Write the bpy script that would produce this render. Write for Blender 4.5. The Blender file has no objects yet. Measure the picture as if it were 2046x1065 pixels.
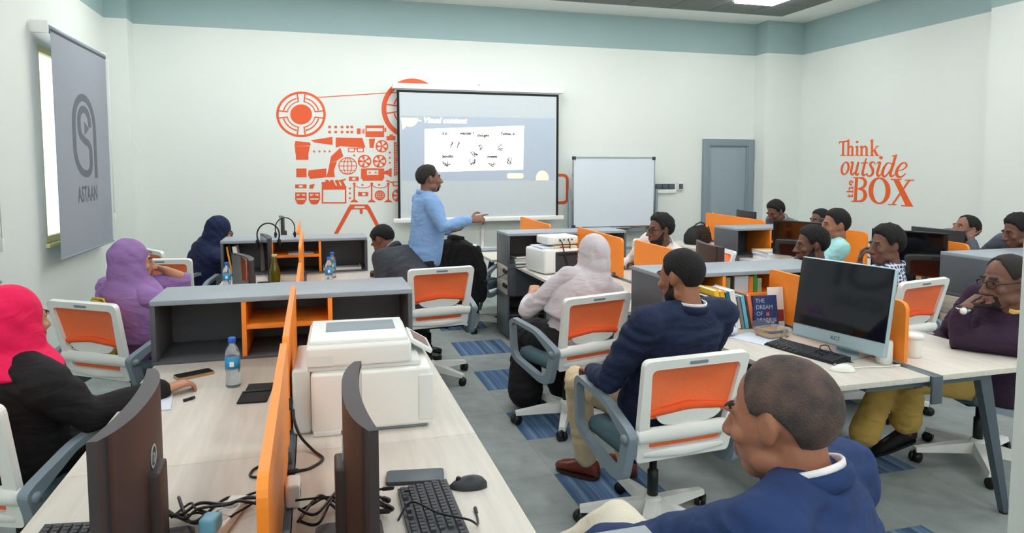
import bpy, bmesh, math, random
import numpy as np
from mathutils import Vector, Matrix, noise
random.seed(7)
PI = math.pi
SC = bpy.context.scene
COL = SC.collection

# ------------------------------------------------------------------ camera, world, exposure
cam_d = bpy.data.cameras.new('camera')
cam = bpy.data.objects.new('camera', cam_d); COL.objects.link(cam)
cam_d.sensor_fit = 'HORIZONTAL'; cam_d.sensor_width = 36.0
cam_d.lens = 1375.0 / 2046.0 * 36.0
cam_d.shift_y = -92.5 / 2046.0
cam_d.clip_start = 0.05
cam.location = (0, 0, 1.70)
cam.rotation_euler = (math.radians(90 - 4.367), 0, math.radians(-16.06))
SC.camera = cam
SC.view_settings.view_transform = 'Standard'
SC.view_settings.look = 'None'
SC.view_settings.exposure = 0.0
SC.view_settings.gamma = 1.0
SC.view_settings.use_curve_mapping = False
LAMP = 20.5         # strength of the ceiling panels

world = bpy.data.worlds.new('world'); SC.world = world
world.use_nodes = True
bg = world.node_tree.nodes['Background']
bg.inputs[0].default_value = (0.86, 0.95, 1.0, 1); bg.inputs[1].default_value = 3.0

# ------------------------------------------------------------------ materials
def lin(c):
    r = []
    for v in c[:3]:
        v = v / 255.0
        r.append(v / 12.92 if v <= 0.04045 else ((v + 0.055) / 1.055) ** 2.4)
    return (r[0], r[1], r[2], 1.0)
MATS = {}
def mat(name, col, rough=0.5, metal=0.0, var=0.0, vscale=6.0, bump=0.0, bscale=80.0, emit=0.0,
        trans=0.0, spec=0.5, col2=None, stretch=None, sheen=0.0, ior=1.45, alpha=1.0, coat=0.0):
    if name in MATS: return MATS[name]
    m = bpy.data.materials.new(name); m.use_nodes = True
    nt = m.node_tree; b = nt.nodes['Principled BSDF']
    c = lin(col)
    b.inputs['Base Color'].default_value = c
    b.inputs['Roughness'].default_value = rough
    b.inputs['Metallic'].default_value = metal
    b.inputs['Specular IOR Level'].default_value = spec
    b.inputs['IOR'].default_value = ior
    b.inputs['Transmission Weight'].default_value = trans
    b.inputs['Sheen Weight'].default_value = sheen
    b.inputs['Coat Weight'].default_value = coat
    b.inputs['Alpha'].default_value = alpha
    if emit > 0:
        b.inputs['Emission Color'].default_value = c
        b.inputs['Emission Strength'].default_value = emit
    tc = None
    if var > 0 or bump > 0 or col2:
        tc = nt.nodes.new('ShaderNodeTexCoord')
        mp = nt.nodes.new('ShaderNodeMapping')
        nt.links.new(tc.outputs['Object'], mp.inputs[0])
        if stretch: mp.inputs['Scale'].default_value = stretch
    if var > 0 or col2:
        n = nt.nodes.new('ShaderNodeTexNoise'); n.inputs['Scale'].default_value = vscale
        n.inputs['Detail'].default_value = 4
        nt.links.new(mp.outputs[0], n.inputs['Vector'])
        r = nt.nodes.new('ShaderNodeValToRGB')
        r.color_ramp.elements[0].position = 0.33; r.color_ramp.elements[1].position = 0.67
        d = lin(col2) if col2 else tuple(x * (1 - var) for x in c[:3]) + (1,)
        r.color_ramp.elements[0].color = d
        r.color_ramp.elements[1].color = c if col2 else tuple(min(1, x * (1 + var)) for x in c[:3]) + (1,)
        nt.links.new(n.outputs['Fac'], r.inputs[0])
        nt.links.new(r.outputs[0], b.inputs['Base Color'])
    if bump > 0:
        n2 = nt.nodes.new('ShaderNodeTexNoise'); n2.inputs['Scale'].default_value = bscale
        n2.inputs['Detail'].default_value = 3
        nt.links.new(mp.outputs[0], n2.inputs['Vector'])
        bp = nt.nodes.new('ShaderNodeBump'); bp.inputs['Strength'].default_value = bump
        bp.inputs['Distance'].default_value = 0.01
        nt.links.new(n2.outputs['Fac'], bp.inputs['Height'])
        nt.links.new(bp.outputs[0], b.inputs['Normal'])
    MATS[name] = m
    return m

WALL = mat('wall_paint', (224, 231, 225), 0.7, var=0.012, vscale=1.5, bump=0.03, bscale=120)
BAND = mat('blue_grey_paint', (156, 182, 182), 0.7, var=0.015, vscale=1.5)
CEILW = mat('ceiling_white', (244, 248, 244), 0.85)
TILE = mat('ceiling_tile', (124, 130, 128), 0.9, var=0.03, vscale=40, bump=0.1, bscale=200)
DGREY = mat('dark_grey_laminate', (88, 92, 98), 0.42, var=0.03, vscale=3, bump=0.02, bscale=150)
TOPG = mat('grey_laminate_top', (150, 160, 168), 0.38, var=0.02, vscale=3)
ORANGE = mat('orange_laminate', (255, 146, 48), 0.45, var=0.02, vscale=4)
OAK = mat('pale_oak_laminate', (212, 208, 198), 0.5, col2=(203, 198, 187), vscale=5, stretch=(9, 0.7, 9), bump=0.02, bscale=60)
OAKD = mat('pale_oak_drawer', (206, 196, 182), 0.45, col2=(186, 175, 160), vscale=5, stretch=(9, 0.7, 9))
STEEL = mat('grey_powder_steel', (88, 98, 106), 0.4, metal=0.3)
WHITEP = mat('white_plastic', (238, 239, 234), 0.38, var=0.01, vscale=5)
WHITEP2 = mat('off_white_plastic', (228, 231, 228), 0.45)
GREYP = mat('blue_grey_plastic', (128, 143, 152), 0.42)
BLACK = mat('black_plastic', (20, 21, 24), 0.4)
BLACKM = mat('black_matte', (16, 17, 19), 0.75)
CHARC = mat('charcoal_plastic', (52, 55, 61), 0.45)
TEAL = mat('teal_grey_fabric', (74, 98, 106), 0.9, var=0.06, vscale=60, bump=0.25, bscale=400)
OMESH = mat('orange_mesh_fabric', (255, 120, 64), 0.8, var=0.05, vscale=90, bump=0.2, bscale=500, sheen=0.2)
OPAD = mat('orange_foam_fabric', (240, 96, 42), 0.8, bump=0.15, bscale=400)
CHROME = mat('chrome', (190, 195, 200), 0.2, metal=1.0)
VINYL = mat('orange_vinyl', (226, 92, 48), 0.35)
VINYL2 = mat('bright_orange_vinyl', (236, 100, 40), 0.45)
GLASS = mat('clear_glass', (255, 255, 255), 0.02, trans=1.0, ior=1.45)
PAPER = mat('white_paper', (240, 241, 240), 0.7)
PAPERB = mat('bluish_paper', (214, 222, 236), 0.7)

# ------------------------------------------------------------------ mesh helpers
class MB:
    """Collects shapes; build() links them as one mesh object."""
    def __init__(s): s.v = []; s.f = []; s.sm = []; s.mi = []; s.cm = 0
    def add(s, vs, fs, smooth=False, T=None):
        o = len(s.v)
        for p in vs:
            p = Vector(p)
            s.v.append(tuple(T @ p) if T is not None else tuple(p))
        for q in fs:
            s.f.append(tuple(i + o for i in q)); s.sm.append(smooth); s.mi.append(s.cm)
        return s
    def box(s, x0, x1, y0, y1, z0, z1, b=0.0, T=None):
        if x0 > x1: x0, x1 = x1, x0
        if y0 > y1: y0, y1 = y1, y0
        if z0 > z1: z0, z1 = z1, z0
        b = min(b, (x1 - x0) * .45, (y1 - y0) * .45, (z1 - z0) * .45)
        if b <= 0:
            v = [(x, y, z) for z in (z0, z1) for y in (y0, y1) for x in (x0, x1)]
            f = [(0, 2, 3, 1), (4, 5, 7, 6), (0, 1, 5, 4), (2, 6, 7, 3), (0, 4, 6, 2), (1, 3, 7, 5)]
            return s.add(v, f, False, T)
        bm = bmesh.new(); bmesh.ops.create_cube(bm, size=1)
        for w in bm.verts:
            w.co = Vector((x0 + (w.co.x + .5) * (x1 - x0), y0 + (w.co.y + .5) * (y1 - y0), z0 + (w.co.z + .5) * (z1 - z0)))
        bmesh.ops.bevel(bm, geom=bm.edges[:], offset=b, segments=2, affect='EDGES', profile=.6)
        s._bm(bm, True, T); return s
    def _bm(s, bm, smooth, T=None):
        bm.verts.index_update()
        s.add([w.co.copy() for w in bm.verts], [[w.index for w in q.verts] for q in bm.faces], smooth, T)
        bm.free()
    def prism(s, pts, d, M=None, smooth=False):
        """pts: 2D outline (u,v) ; extruded along w from 0 to d ; M maps (u,v,w) to 3D."""
        n = len(pts)
        v = [(p[0], p[1], 0) for p in pts] + [(p[0], p[1], d) for p in pts]
        f = [tuple(range(n - 1, -1, -1)), tuple(range(n, 2 * n))] + [(i, (i + 1) % n, n + (i + 1) % n, n + i) for i in range(n)]
        return s.add(v, f, smooth, M)
    def ring(s, outer, inner, d, M=None, smooth=False):
        n = len(outer)
        v = [(p[0], p[1], 0) for p in outer] + [(p[0], p[1], 0) for p in inner] + [(p[0], p[1], d) for p in outer] + [(p[0], p[1], d) for p in inner]
        f = []
        for i in range(n):
            j = (i + 1) % n
            f += [(i, n + i, n + j, j), (2*n + i, 2*n + j, 3*n + j, 3*n + i), (i, j, 2*n + j, 2*n + i), (n + i, 3*n + i, 3*n + j, n + j)]
        return s.add(v, f, smooth, M)
    def lathe(s, prof, seg=20, T=None, smooth=True):
        v = []; f = []
        for r, z in prof:
            for k in range(seg):
                a = 2 * PI * k / seg; v.append((r * math.cos(a), r * math.sin(a), z))
        for i in range(len(prof) - 1):
            for k in range(seg):
                j = (k + 1) % seg
                f.append((i*seg + k, i*seg + j, (i+1)*seg + j, (i+1)*seg + k))
        f.append(tuple(range(seg - 1, -1, -1))); f.append(tuple(range((len(prof)-1)*seg, len(prof)*seg)))
        return s.add(v, f, smooth, T)
    def cyl(s, p0, p1, r0, r1=None, seg=14):
        r1 = r0 if r1 is None else r1
        p0 = Vector(p0); p1 = Vector(p1); d = p1 - p0
        T = Matrix.Translation(p0) @ d.to_track_quat('Z', 'Y').to_matrix().to_4x4()
        return s.lathe([(r0, 0), (r1, d.length)], seg, T)
    def tube(s, pts, rad, seg=10, flat=1.0, side=None, cap=True, smooth=True, closed=False):
        """swept tube; rad number or list (number or (a,b)) ; rounded ends"""
        P = [Vector(p) for p in pts]; n = len(P)
        R = [rad] * n if not isinstance(rad, (list, tuple)) else list(rad)
        R = [(r, r * flat) if not isinstance(r, (list, tuple)) else r for r in R]
        tang = []
        for i in range(n):
            a = P[max(i-1, 0)] if not closed else P[i-1]
            b = P[min(i+1, n-1)] if not closed else P[(i+1) % n]
            t = (b - a); tang.append(t.normalized() if t.length > 1e-9 else Vector((0, 0, 1)))
        up = Vector(side) if side is not None else (Vector((1, 0, 0)) if abs(tang[0].x) < .8 else Vector((0, 1, 0)))
        rings = []
        def ringat(c, t, a, b):
            nonlocal up
            u = (up - t * up.dot(t))
            u = u.normalized() if u.length > 1e-6 else t.orthogonal().normalized()
            if side is None: up = u
            w = t.cross(u)
            rings.append([c + u * (a * math.cos(2*PI*k/seg)) + w * (b * math.sin(2*PI*k/seg)) for k in range(seg)])
        if cap and not closed:
            for q in (80, 50, 25):
                r = math.radians(q); m = min(R[0])
                ringat(P[0] - tang[0] * (m * math.sin(r)), tang[0], R[0][0]*math.cos(r), R[0][1]*math.cos(r))
        for i in range(n): ringat(P[i], tang[i], *R[i])
        if cap and not closed:
            for q in (25, 50, 80):
                r = math.radians(q); m = min(R[-1])
                ringat(P[-1] + tang[-1] * (m * math.sin(r)), tang[-1], R[-1][0]*math.cos(r), R[-1][1]*math.cos(r))
        v = [p for r in rings for p in r]; f = []
        m = len(rings)
        for i in range(m if closed else m - 1):
            i2 = (i + 1) % m
            for k in range(seg):
                j = (k+1) % seg
                f.append((i*seg+k, i*seg+j, i2*seg+j, i2*seg+k))
        if not closed:
            f.append(tuple(range(seg-1, -1, -1))); f.append(tuple(range((m-1)*seg, m*seg)))
        return s.add(v, f, smooth)
    def ell(s, c, r, T=None, seg=16, rings=10):
        v = [(c[0], c[1], c[2] - r[2])]; f = []
        for i in range(1, rings):
            a = -PI/2 + PI*i/rings
            for k in range(seg):
                b = 2*PI*k/seg
                v.append((c[0] + r[0]*math.cos(a)*math.cos(b), c[1] + r[1]*math.cos(a)*math.sin(b), c[2] + r[2]*math.sin(a)))
        v.append((c[0], c[1], c[2] + r[2])); L = len(v) - 1
        for k in range(seg):
            j = (k+1) % seg
            f.append((0, 1+j, 1+k)); f.append((L, L-seg+k, L-seg+j))
            for i in range(rings-2): f.append((1+i*seg+k, 1+i*seg+j, 1+(i+1)*seg+j, 1+(i+1)*seg+k))
        return s.add(v, f, True, T)
    def loft(s, rings, smooth=True, T=None):
        n = len(rings[0]); v = [p for r in rings for p in r]; f = []
        for i in range(len(rings)-1):
            for k in range(n):
                j = (k+1) % n; f.append((i*n+k, i*n+j, (i+1)*n+j, (i+1)*n+k))
        f.append(tuple(range(n-1, -1, -1))); f.append(tuple(range((len(rings)-1)*n, len(rings)*n)))
        return s.add(v, f, smooth, T)
    def mesh(s, name, mats):
        me = bpy.data.meshes.new(name); me.from_pydata(s.v, [], s.f)
        me.polygons.foreach_set('use_smooth', s.sm)
        mats = mats if isinstance(mats, (list, tuple)) else [mats]
        for m in mats: me.materials.append(m)
        if len(mats) > 1: me.polygons.foreach_set('material_index', s.mi)
        me.update()
        bm = bmesh.new(); bm.from_mesh(me); bmesh.ops.recalc_face_normals(bm, faces=bm.faces[:]); bm.to_mesh(me); bm.free()
        return me
    def build(s, name, m, parent=None, loc=(0, 0, 0), rot=None):
        return link(name, s.mesh(name, m), parent, loc, rot)

def link(name, data, parent=None, loc=(0, 0, 0), rot=None):
    o = bpy.data.objects.new(name, data); COL.objects.link(o)
    o.parent = parent; o.location = loc
    if rot is not None: o.rotation_euler = rot
    return o
def tag(o, label=None, cat=None, group=None, kind=None):
    if label: o['label'] = label
    if cat: o['category'] = cat
    if group: o['group'] = group
    if kind: o['kind'] = kind
    return o
def thing(name, label, cat, loc=(0, 0, 0), rz=0.0, group=None, rot=None):
    o = link(name, None, None, loc, rot if rot is not None else (0, 0, rz)); o.empty_display_size = .05
    return tag(o, label, cat, group)
def copy_tree(o, parent=None):
    c = o.copy(); COL.objects.link(c); c.parent = parent
    for ch in list(o.children): copy_tree(ch, c)
    return c
def dup(o, loc, rz, label, group=None):
    c = copy_tree(o); c.location = loc; c.rotation_euler = (0, 0, rz); c['label'] = label
    if group: c['group'] = group
    return c
def struct(name, mb, m, parent=None, loc=(0, 0, 0)):
    return tag(mb.build(name, m, parent, loc), kind='structure')
def rrect(w, h, r, n=4, cx=0, cy=0):
    """rounded rectangle outline"""
    out = []
    for (sx, sy, a0) in ((1, 1, 0), (-1, 1, 90), (-1, -1, 180), (1, -1, 270)):
        for k in range(n + 1):
            a = math.radians(a0 + 90 * k / n)
            out.append((cx + sx * (w/2 - r) + r * math.cos(a), cy + sy * (h/2 - r) + r * math.sin(a)))
    return out
def rpoly(pts, r, n=4):
    """round the corners of a polygon"""
    out = []; N = len(pts)
    for i in range(N):
        p = Vector(pts[i]); a = Vector(pts[i-1]); b = Vector(pts[(i+1) % N])
        ri = r[i] if isinstance(r, (list, tuple)) else r
        ua = (a - p); ub = (b - p); m = min(ri, ua.length * .45, ub.length * .45)
        pa = p + ua.normalized() * m; pb = p + ub.normalized() * m
        for k in range(n + 1):
            t = k / n; out.append(tuple((1-t)**2 * pa + 2*t*(1-t) * p + t*t * pb))
    return out
def MX(o, u, v, w):
    """matrix mapping (u,v,w) to o+u*U+v*V+w*W"""
    M = Matrix.Identity(4)
    for i, c in enumerate((u, v, w, o)):
        for r in range(3): M[r][i] = c[r]
    return M
def text_mesh(txt, size, depth=0.0, name='lettering', shear=0.0, align='CENTER', space=1.0, fat=0.0):
    cu = bpy.data.curves.new(name, 'FONT'); cu.body = txt; cu.size = size; cu.extrude = depth; cu.shear = shear
    cu.align_x = align; cu.space_character = space; cu.offset = fat; cu.resolution_u = 3
    t = bpy.data.objects.new('tmp', cu); COL.objects.link(t)
    dg = bpy.context.evaluated_depsgraph_get()
    me = bpy.data.meshes.new_from_object(t.evaluated_get(dg))
    bpy.data.objects.remove(t); me.name = name
    return me
def text(txt, size, m, parent, loc, rot, name='lettering', **k):
    me = text_mesh(txt, size, name=name, **k); me.materials.clear(); me.materials.append(m)
    return link(name, me, parent, loc, rot)

# ================================================================== THE ROOM
XL, XR, YB, YN, ZC = -2.20, 6.98, 9.0, -5.2, 3.82
ZB = 3.36   # lower edge of the blue band

# floor with carpet tiles
CARPET = mat('grey_carpet', (156, 165, 163), 0.95, var=0.13, vscale=9, bump=0.5, bscale=600)
CARPT = mat('grey_carpet_tile', (157, 166, 164), 0.95, var=0.12, vscale=7, bump=0.5, bscale=600)
def stripe_mat():
    m = bpy.data.materials.new('blue_striped_carpet'); m.use_nodes = True; nt = m.node_tree
    b = nt.nodes['Principled BSDF']; b.inputs['Roughness'].default_value = .95
    tc = nt.nodes.new('ShaderNodeTexCoord'); mp = nt.nodes.new('ShaderNodeMapping')
    mp.inputs['Scale'].default_value = (1, 0.02, 1)
    nt.links.new(tc.outputs['Object'], mp.inputs[0])
    n = nt.nodes.new('ShaderNodeTexNoise'); n.inputs['Scale'].default_value = 26; n.inputs['Detail'].default_value = 2
    nt.links.new(mp.outputs[0], n.inputs['Vector'])
    r = nt.nodes.new('ShaderNodeValToRGB'); e = r.color_ramp.elements
    e[0].position = .3; e[0].color = lin((50, 74, 104)); e[1].position = .72; e[1].color = lin((150, 158, 168))
    x = e.new(.45); x.color = lin((72, 102, 138)); x = e.new(.58); x.color = lin((100, 130, 162))
    nt.links.new(n.outputs['Fac'], r.inputs[0]); nt.links.new(r.outputs[0], b.inputs['Base Color'])
    return m
STRIPE = stripe_mat()
fl = struct('floor', MB().box(XL - .2, XR + .2, YN, YB + .2, -.12, -.004), CARPET)
gt = MB().box(0.0004, .4996, .0004, .4996, -.006, 0).mesh('carpet_tile', CARPT)
bt = MB().box(0.0012, .4988, .0012, .4988, -.006, .0008).mesh('striped_carpet_tile', STRIPE)
BLUE = {(1.25, 2.0), (1.25, 3.0), (1.25, 4.0), (1.25, 5.0), (1.25, 6.0), (1.25, 7.0), (3.25, 2.0), (2.75, 3.0), (2.25, 2.0), (3.25, 4.0), (3.25, 6.0), (-1.25, 4.0), (-1.25, 6.0)}
for i in range(14):
    for j in range(17):
        x = -1.75 + i * .5; y = 1.0 + j * .5
        isb = (x, y) in BLUE
        link('striped_carpet_tile' if isb else 'carpet_tile', bt if isb else gt, fl, (x, y, 0))

# walls (left wall with two window openings)
WIN = [(6.72, 8.12), (3.98, 5.32)]; WZ0, WZ1 = 1.05, 2.74
m = MB()
ys = [YN] + [v for w in sorted(WIN) for v in w] + [YB + .2]
for a, b in zip(ys[0::2], ys[1::2]): m.box(XL - .2, XL, a, b, 0, ZB)
for a, b in WIN: m.box(XL - .2, XL, a, b, 0, WZ0).box(XL - .2, XL, a, b, WZ1, ZB)
wl = struct('wall_left', m, WALL)
struct('wall_back', MB().box(XL, XR + .2, YB, YB + .2, 0, ZB), WALL)
struct('wall_right', MB().box(XR, XR + .2, YN, YB, 0, ZB), WALL)
struct('wall_rear', MB().box(XL - .2, XR + .2, YN - .2, YN, 0, ZC), WALL)
# painted band above
struct('trim_1', MB().box(XL - .2, XL, YN, YB + .2, ZB, ZC), BAND)
struct('trim_2', MB().box(XL, XR + .2, YB, YB + .2, ZB, ZC), BAND)
struct('trim_3', MB().box(XR, XR + .2, YN, YB, ZB, ZC), BAND)
# corner columns and the pilaster on the right wall
for k, (a, b, c, d) in enumerate(((XL, -1.97, 8.72, YB), (6.36, XR, 8.72, YB), (XR - .14, XR, 5.02, 5.66))):
    o = struct('wall_column', MB().box(a, b, c, d, 0, ZB), WALL)
    struct('column_band', MB().box(a, b, c, d, ZB, ZC), BAND, o)
struct('wall_column', MB().box(1.977, 2.15, 1.32, 1.5, 0, ZC, .004), WALL)
# ceiling: white margin, grey tiles, light panels
cl = struct('ceiling', MB().box(XL - .2, XR + .2, YN - .2, YB + .2, ZC, ZC + .15), CEILW)
tm = MB().box(.006, .594, .006, .594, -.012, .004, .003).mesh('ceiling_tile', TILE)
lamps = {(i, 11) for i in (-3, -1, 1, 3, 5, 8)} | {(i, 7) for i in (-3, 2, 5, 8)} | {(i, 3) for i in (-3, 2, 5, 8)} | {(i, -1) for i in (-3, 2, 5, 8)} | {(i, j) for i in (-3, -1, 2, 5, 8) for j in (-5, -9)}  # only the far right panel is seen; wall and rear rows added for fill
for i in range(-3, 10):
    for j in range(-9, 13):
        if (i, j) in lamps: continue
        link('ceiling_tile', tm, cl, (.355 + i * .6, .60 + j * .6, ZC))
LIGHTM = mat('lamp_diffuser', (255, 255, 255), .5, emit=LAMP)
for n, (i, j) in enumerate(sorted(lamps)):
    t = thing('ceiling_light', 'unseen square ceiling panel, laid out to brighten the walls and cabinet fronts' if (i, j) != (8, 11) else 'lit square light panel in the ceiling near the far right corner', 'light', (.355 + i*.6, .60 + j*.6, ZC), 0, 'recessed ceiling light panels')
    MB().ring([(0, 0), (.6, 0), (.6, .6), (0, .6)], [(.02, .02), (.58, .02), (.58, .58), (.02, .58)], .016, MX((0, 0, -.016), (1, 0, 0), (0, 1, 0), (0, 0, 1))).build('frame', WHITEP, t)
    MB().box(.02, .58, .02, .58, -.040, -.002).build('diffuser', LIGHTM, t)  # hangs below the ceiling so its glowing sides brighten ceiling and upper walls

# windows on the left wall
YELF = mat('cream_window_frame', (226, 222, 160), .5)
for k, (a, b) in enumerate(WIN):
    m = MB()
    m.ring([(a, WZ0), (b, WZ0), (b, WZ1), (a, WZ1)], [(a + .06, WZ0 + .06), (b - .06, WZ0 + .06), (b - .06, WZ1 - .06), (a + .06, WZ1 - .06)], .05, MX((XL - .06, 0, 0), (0, 1, 0), (0, 0, 1), (1, 0, 0)))
    w = struct('window_%d' % (k + 1), m, YELF)
    MB().box(XL - .05, XL - .04, (a+b)/2 - .03, (a+b)/2 + .03, WZ0 + .06, WZ1 - .06).build('mullion', YELF, w)
    for c in ((a + .06, (a+b)/2 - .03), ((a+b)/2 + .03, b - .06)):
        MB().box(XL - .047, XL - .042, c[0], c[1], WZ0 + .06, WZ1 - .06).build('pane', GLASS, w)
    MB().box(XL - .19, XL + .03, a - .03, b + .03, WZ0 - .035, WZ0, .006).build('window_sill', YELF, w)

# ---------------- roller blinds with emblem
BLINDM = mat('grey_blind_fabric', (150, 157, 166), .85, var=.012, vscale=3, bump=.08, bscale=500)
EMBLEM = mat('dark_grey_print', (104, 110, 118), .85)
def ribbon(pts, w, closed=False, n=1):
    """polyline with width -> list of quads (2D)"""
    P = [Vector(p) for p in pts]; W = w if isinstance(w, (list, tuple)) else [w] * len(P)
    L = []; R = []
    for i, p in enumerate(P):
        a = P[i-1] if (i > 0 or closed) else P[i]; b = P[(i+1) % len(P)] if (i < len(P)-1 or closed) else P[i]
        t = (b - a).normalized(); nrm = Vector((-t.y, t.x)); L.append(p + nrm * W[i] / 2); R.append(p - nrm * W[i] / 2)
    out = []
    for i in range(len(P) if closed else len(P) - 1):
        j = (i+1) % len(P); out.append([R[i], R[j], L[j], L[i]])
    return out
def arc(cx, cy, rx, ry, a0, a1, n=14):
    return [(cx + rx * math.cos(math.radians(a0 + (a1-a0)*k/n)), cy + ry * math.sin(math.radians(a0 + (a1-a0)*k/n))) for k in range(n+1)]
def flat(name, polys, M, mt, parent, th=.0015):
    m = MB()
    for i_, p in enumerate(polys): m.prism([(q[0], q[1]) for q in p], th*(1 + .06*(i_ % 9)), M)
    return m.build(name, mt, parent)
def emblem_polys():
    # arch with a stem, an S-like curl inside and a play triangle; unit box 0..1 wide, 0..1.55 high
    P = []
    P += ribbon([(.93, .0), (.93, .95)] + arc(.5, .95, .43, .50, 0, 180) + [(.07, .95), (.07, .55)] + arc(.5, .55, .43, .47, 180, 262, 8), .13)
    P += ribbon([(.74, .93)] + arc(.50, 1.02, .22, .22, 0, 180) + [(.28, .95)] + arc(.48, .90, .2, .2, 180, 260, 6) + [(.52, .66)] + arc(.52, .47, .21, .19, 90, -10, 8) + [(.73, .30)] + arc(.52, .30, .21, .22, 0, -110, 8), .13)
    P.append([(.50, .78), (.50, 1.02), (.68, .90)])
    return P
def blind(y0, y1, label, x=-2.06):
    t = thing('roller_blind', label, 'blind', (x, y0, 0.0))
    w = y1 - y0
    MB().box(-.0015, .0015, 0, w, .93, 2.84).build('fabric', BLINDM, t)
    MB().cyl((-.03, -.03, 2.85), (-.03, w + .03, 2.85), .032, seg=16).build('roller_tube', GREYP, t)
    MB().box(-.13, -.0, -.05, -.03, 2.80, 2.90, .004).build('bracket', WHITEP2, t)
    MB().box(-.13, -.0, w + .03, w + .05, 2.80, 2.90, .004).build('bracket', WHITEP2, t)
    MB().box(.002, .006, 0, w, 2.825, 2.842).build('top_clip', CHARC, t)
    MB().tube([(0, -.01, .925), (0, w + .01, .925)], .011, 10).build('bottom_bar', GREYP, t)
    # emblem about 0.72 wide, print sits on the room side
    M = MX((.002, w * .27, 1.60), (0, .70, 0), (0, 0, .52), (1, 0, 0))
    flat('emblem', emblem_polys(), M, EMBLEM, t, .001)
    o = text('ASTAAN', .205, EMBLEM, t, (.003, w * .505, 1.385), (PI/2, 0, PI/2), fat=.004); o.scale = (.74, 1, 1)
    MB().cyl((.02, w + .02, 1.2), (.02, w + .02, 2.83), .003, seg=6).build('pull_chain', WHITEP, t)
    MB().box(.01, .03, w + .01, w + .03, 1.13, 1.22, .004).build('chain_weight', WHITEP, t)
    return t
blind(6.60, 8.16, 'grey roller blind printed with a dark arch emblem over the lit far window')
blind(3.90, 5.40, 'second grey roller blind with emblem, nearer the camera on the window wall')

# ---------------- door
DOORG = mat('grey_door_paint', (142, 158, 167), .5); DOORF = mat('grey_door_frame', (128, 144, 153), .5)
dx0, dx1, dz = 5.50, 6.345, 2.12
m = MB().box(dx0, dx0 + .09, YB - .06, YB, 0, dz, .004).box(dx1 - .09, dx1, YB - .06, YB, 0, dz, .004).box(dx0 + .09, dx1 - .09, YB - .06, YB, dz - .1, dz, .004)
d = struct('door_1', m, DOORF)
MB().box(dx0 + .09, dx1 - .09, YB - .035, YB, .005, dz - .1, .002).build('door_leaf', DOORG, d)
MB().box(dx1 - .125, dx1 - .09, YB - .05, YB - .03, .005, dz - .1).build('door_stop', DOORF, d)
h = MB().cyl((dx0 + .15, YB - .035, 1.03), (dx0 + .15, YB - .09, 1.03), .012).tube([(dx0 + .15, YB - .09, 1.03), (dx0 + .27, YB - .09, 1.03)], .01)
h.build('door_handle', CHROME, d)

# ---------------- wall socket trunking and switch
t = thing('socket_trunking', 'white wall trunking with three grey sockets beside the whiteboard', 'socket', (4.74, YB, 1.33))
MB().box(0, .33, -.03, 0, 0, .055, .004).build('trunking', WHITEP, t)
for k in range(3): MB().box(.005 + k*.105, .095 + k*.105, -.034, 0, .058, .135, .004).build('socket', STEEL, t)
t = thing('light_switch', 'small grey square switch between the sockets and the door', 'switch', (5.10, YB, 1.37))
MB().box(0, .09, -.03, 0, 0, .12, .005).build('plate', WHITEP2, t)
MB().box(.012, .078, -.036, -.02, .02, .095, .004).build('rocker', STEEL, t)

# ---------------- wall mural: a film camera made of small icons (drawn in its own design units, 1900 x 1065)
def bil(c00, c10, c01, c11, W, H):
    c00, c10, c01, c11 = map(Vector, (c00, c10, c01, c11))
    def f(u, v):
        u /= W; v /= H
        return c00*(1-u)*(1-v) + c10*u*(1-v) + c01*(1-u)*v + c11*u*v
    return f
wallpt = bil((-.708, YB, 2.939), (3.576, YB, 3.113), (-.769, YB, .685), (3.597, YB, .539), 1900, 1065)
def decal(name, polys, fn, nrm, mt, parent, th=.002):
    m = MB()
    for i_, p in enumerate(polys):
        n = Vector(nrm) * (th + .00025*(i_ % 9))          # overlapping pieces keep their own level
        a = [fn(q[0], q[1]) for q in p]; k = len(a)
        m.add([tuple(q) for q in a] + [tuple(q + n) for q in a], [tuple(range(k)), tuple(range(k, 2*k))] + [(i, (i+1) % k, k + (i+1) % k, k + i) for i in range(k)])
    return m.build(name, mt, parent)
def circ(cx, cy, r, n=22, ry=None): return arc(cx, cy, r, r if ry is None else ry, 0, 360 - 360/n, n - 1)
def ringp(cx, cy, r, w, n=40): return ribbon(circ(cx, cy, r, n), w, True)
def lines(L, w): return [q for (a, b) in L for q in ribbon([a, b], w)]
def rect(x0, y0, x1, y1): return [(x0, y0), (x1, y0), (x1, y1), (x0, y1)]
def frame(x0, y0, x1, y1, w): return ribbon([(x0, y0), (x1, y0), (x1, y1), (x0, y1)], w, True) if False else [rect(x0, y0, x1, y0+w), rect(x0, y1-w, x1, y1), rect(x0, y0+w, x0+w, y1-w), rect(x1-w, y0+w, x1, y1-w)]
def holed(cx, cy, R, hr, nh, hd, c=.18):
    """disc with round holes, made of a ring, a hub and webs"""
    P = ringp(cx, cy, R*.92, R*.18) + [circ(cx, cy, R*.22, 12)]
    for k in range(nh):
        a = 2*PI*(k + .5)/nh; b = 2*PI*(k+1)/nh
        a0 = a - .5*(2*PI/nh)*.42; a1 = a + .5*(2*PI/nh)*.42
        P.append([(cx + R*.15*math.cos(a0), cy + R*.15*math.sin(a0)), (cx + R*.88*math.cos(a0), cy + R*.88*math.sin(a0)), (cx + R*.88*math.cos(a1), cy + R*.88*math.sin(a1)), (cx + R*.15*math.cos(a1), cy + R*.15*math.sin(a1))])
    return P
def star(cx, cy, r): return [(cx + (r if k % 2 == 0 else r*.45)*math.sin(PI*k/5), cy - (r if k % 2 == 0 else r*.45)*math.cos(PI*k/5)) for k in range(10)]
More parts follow.
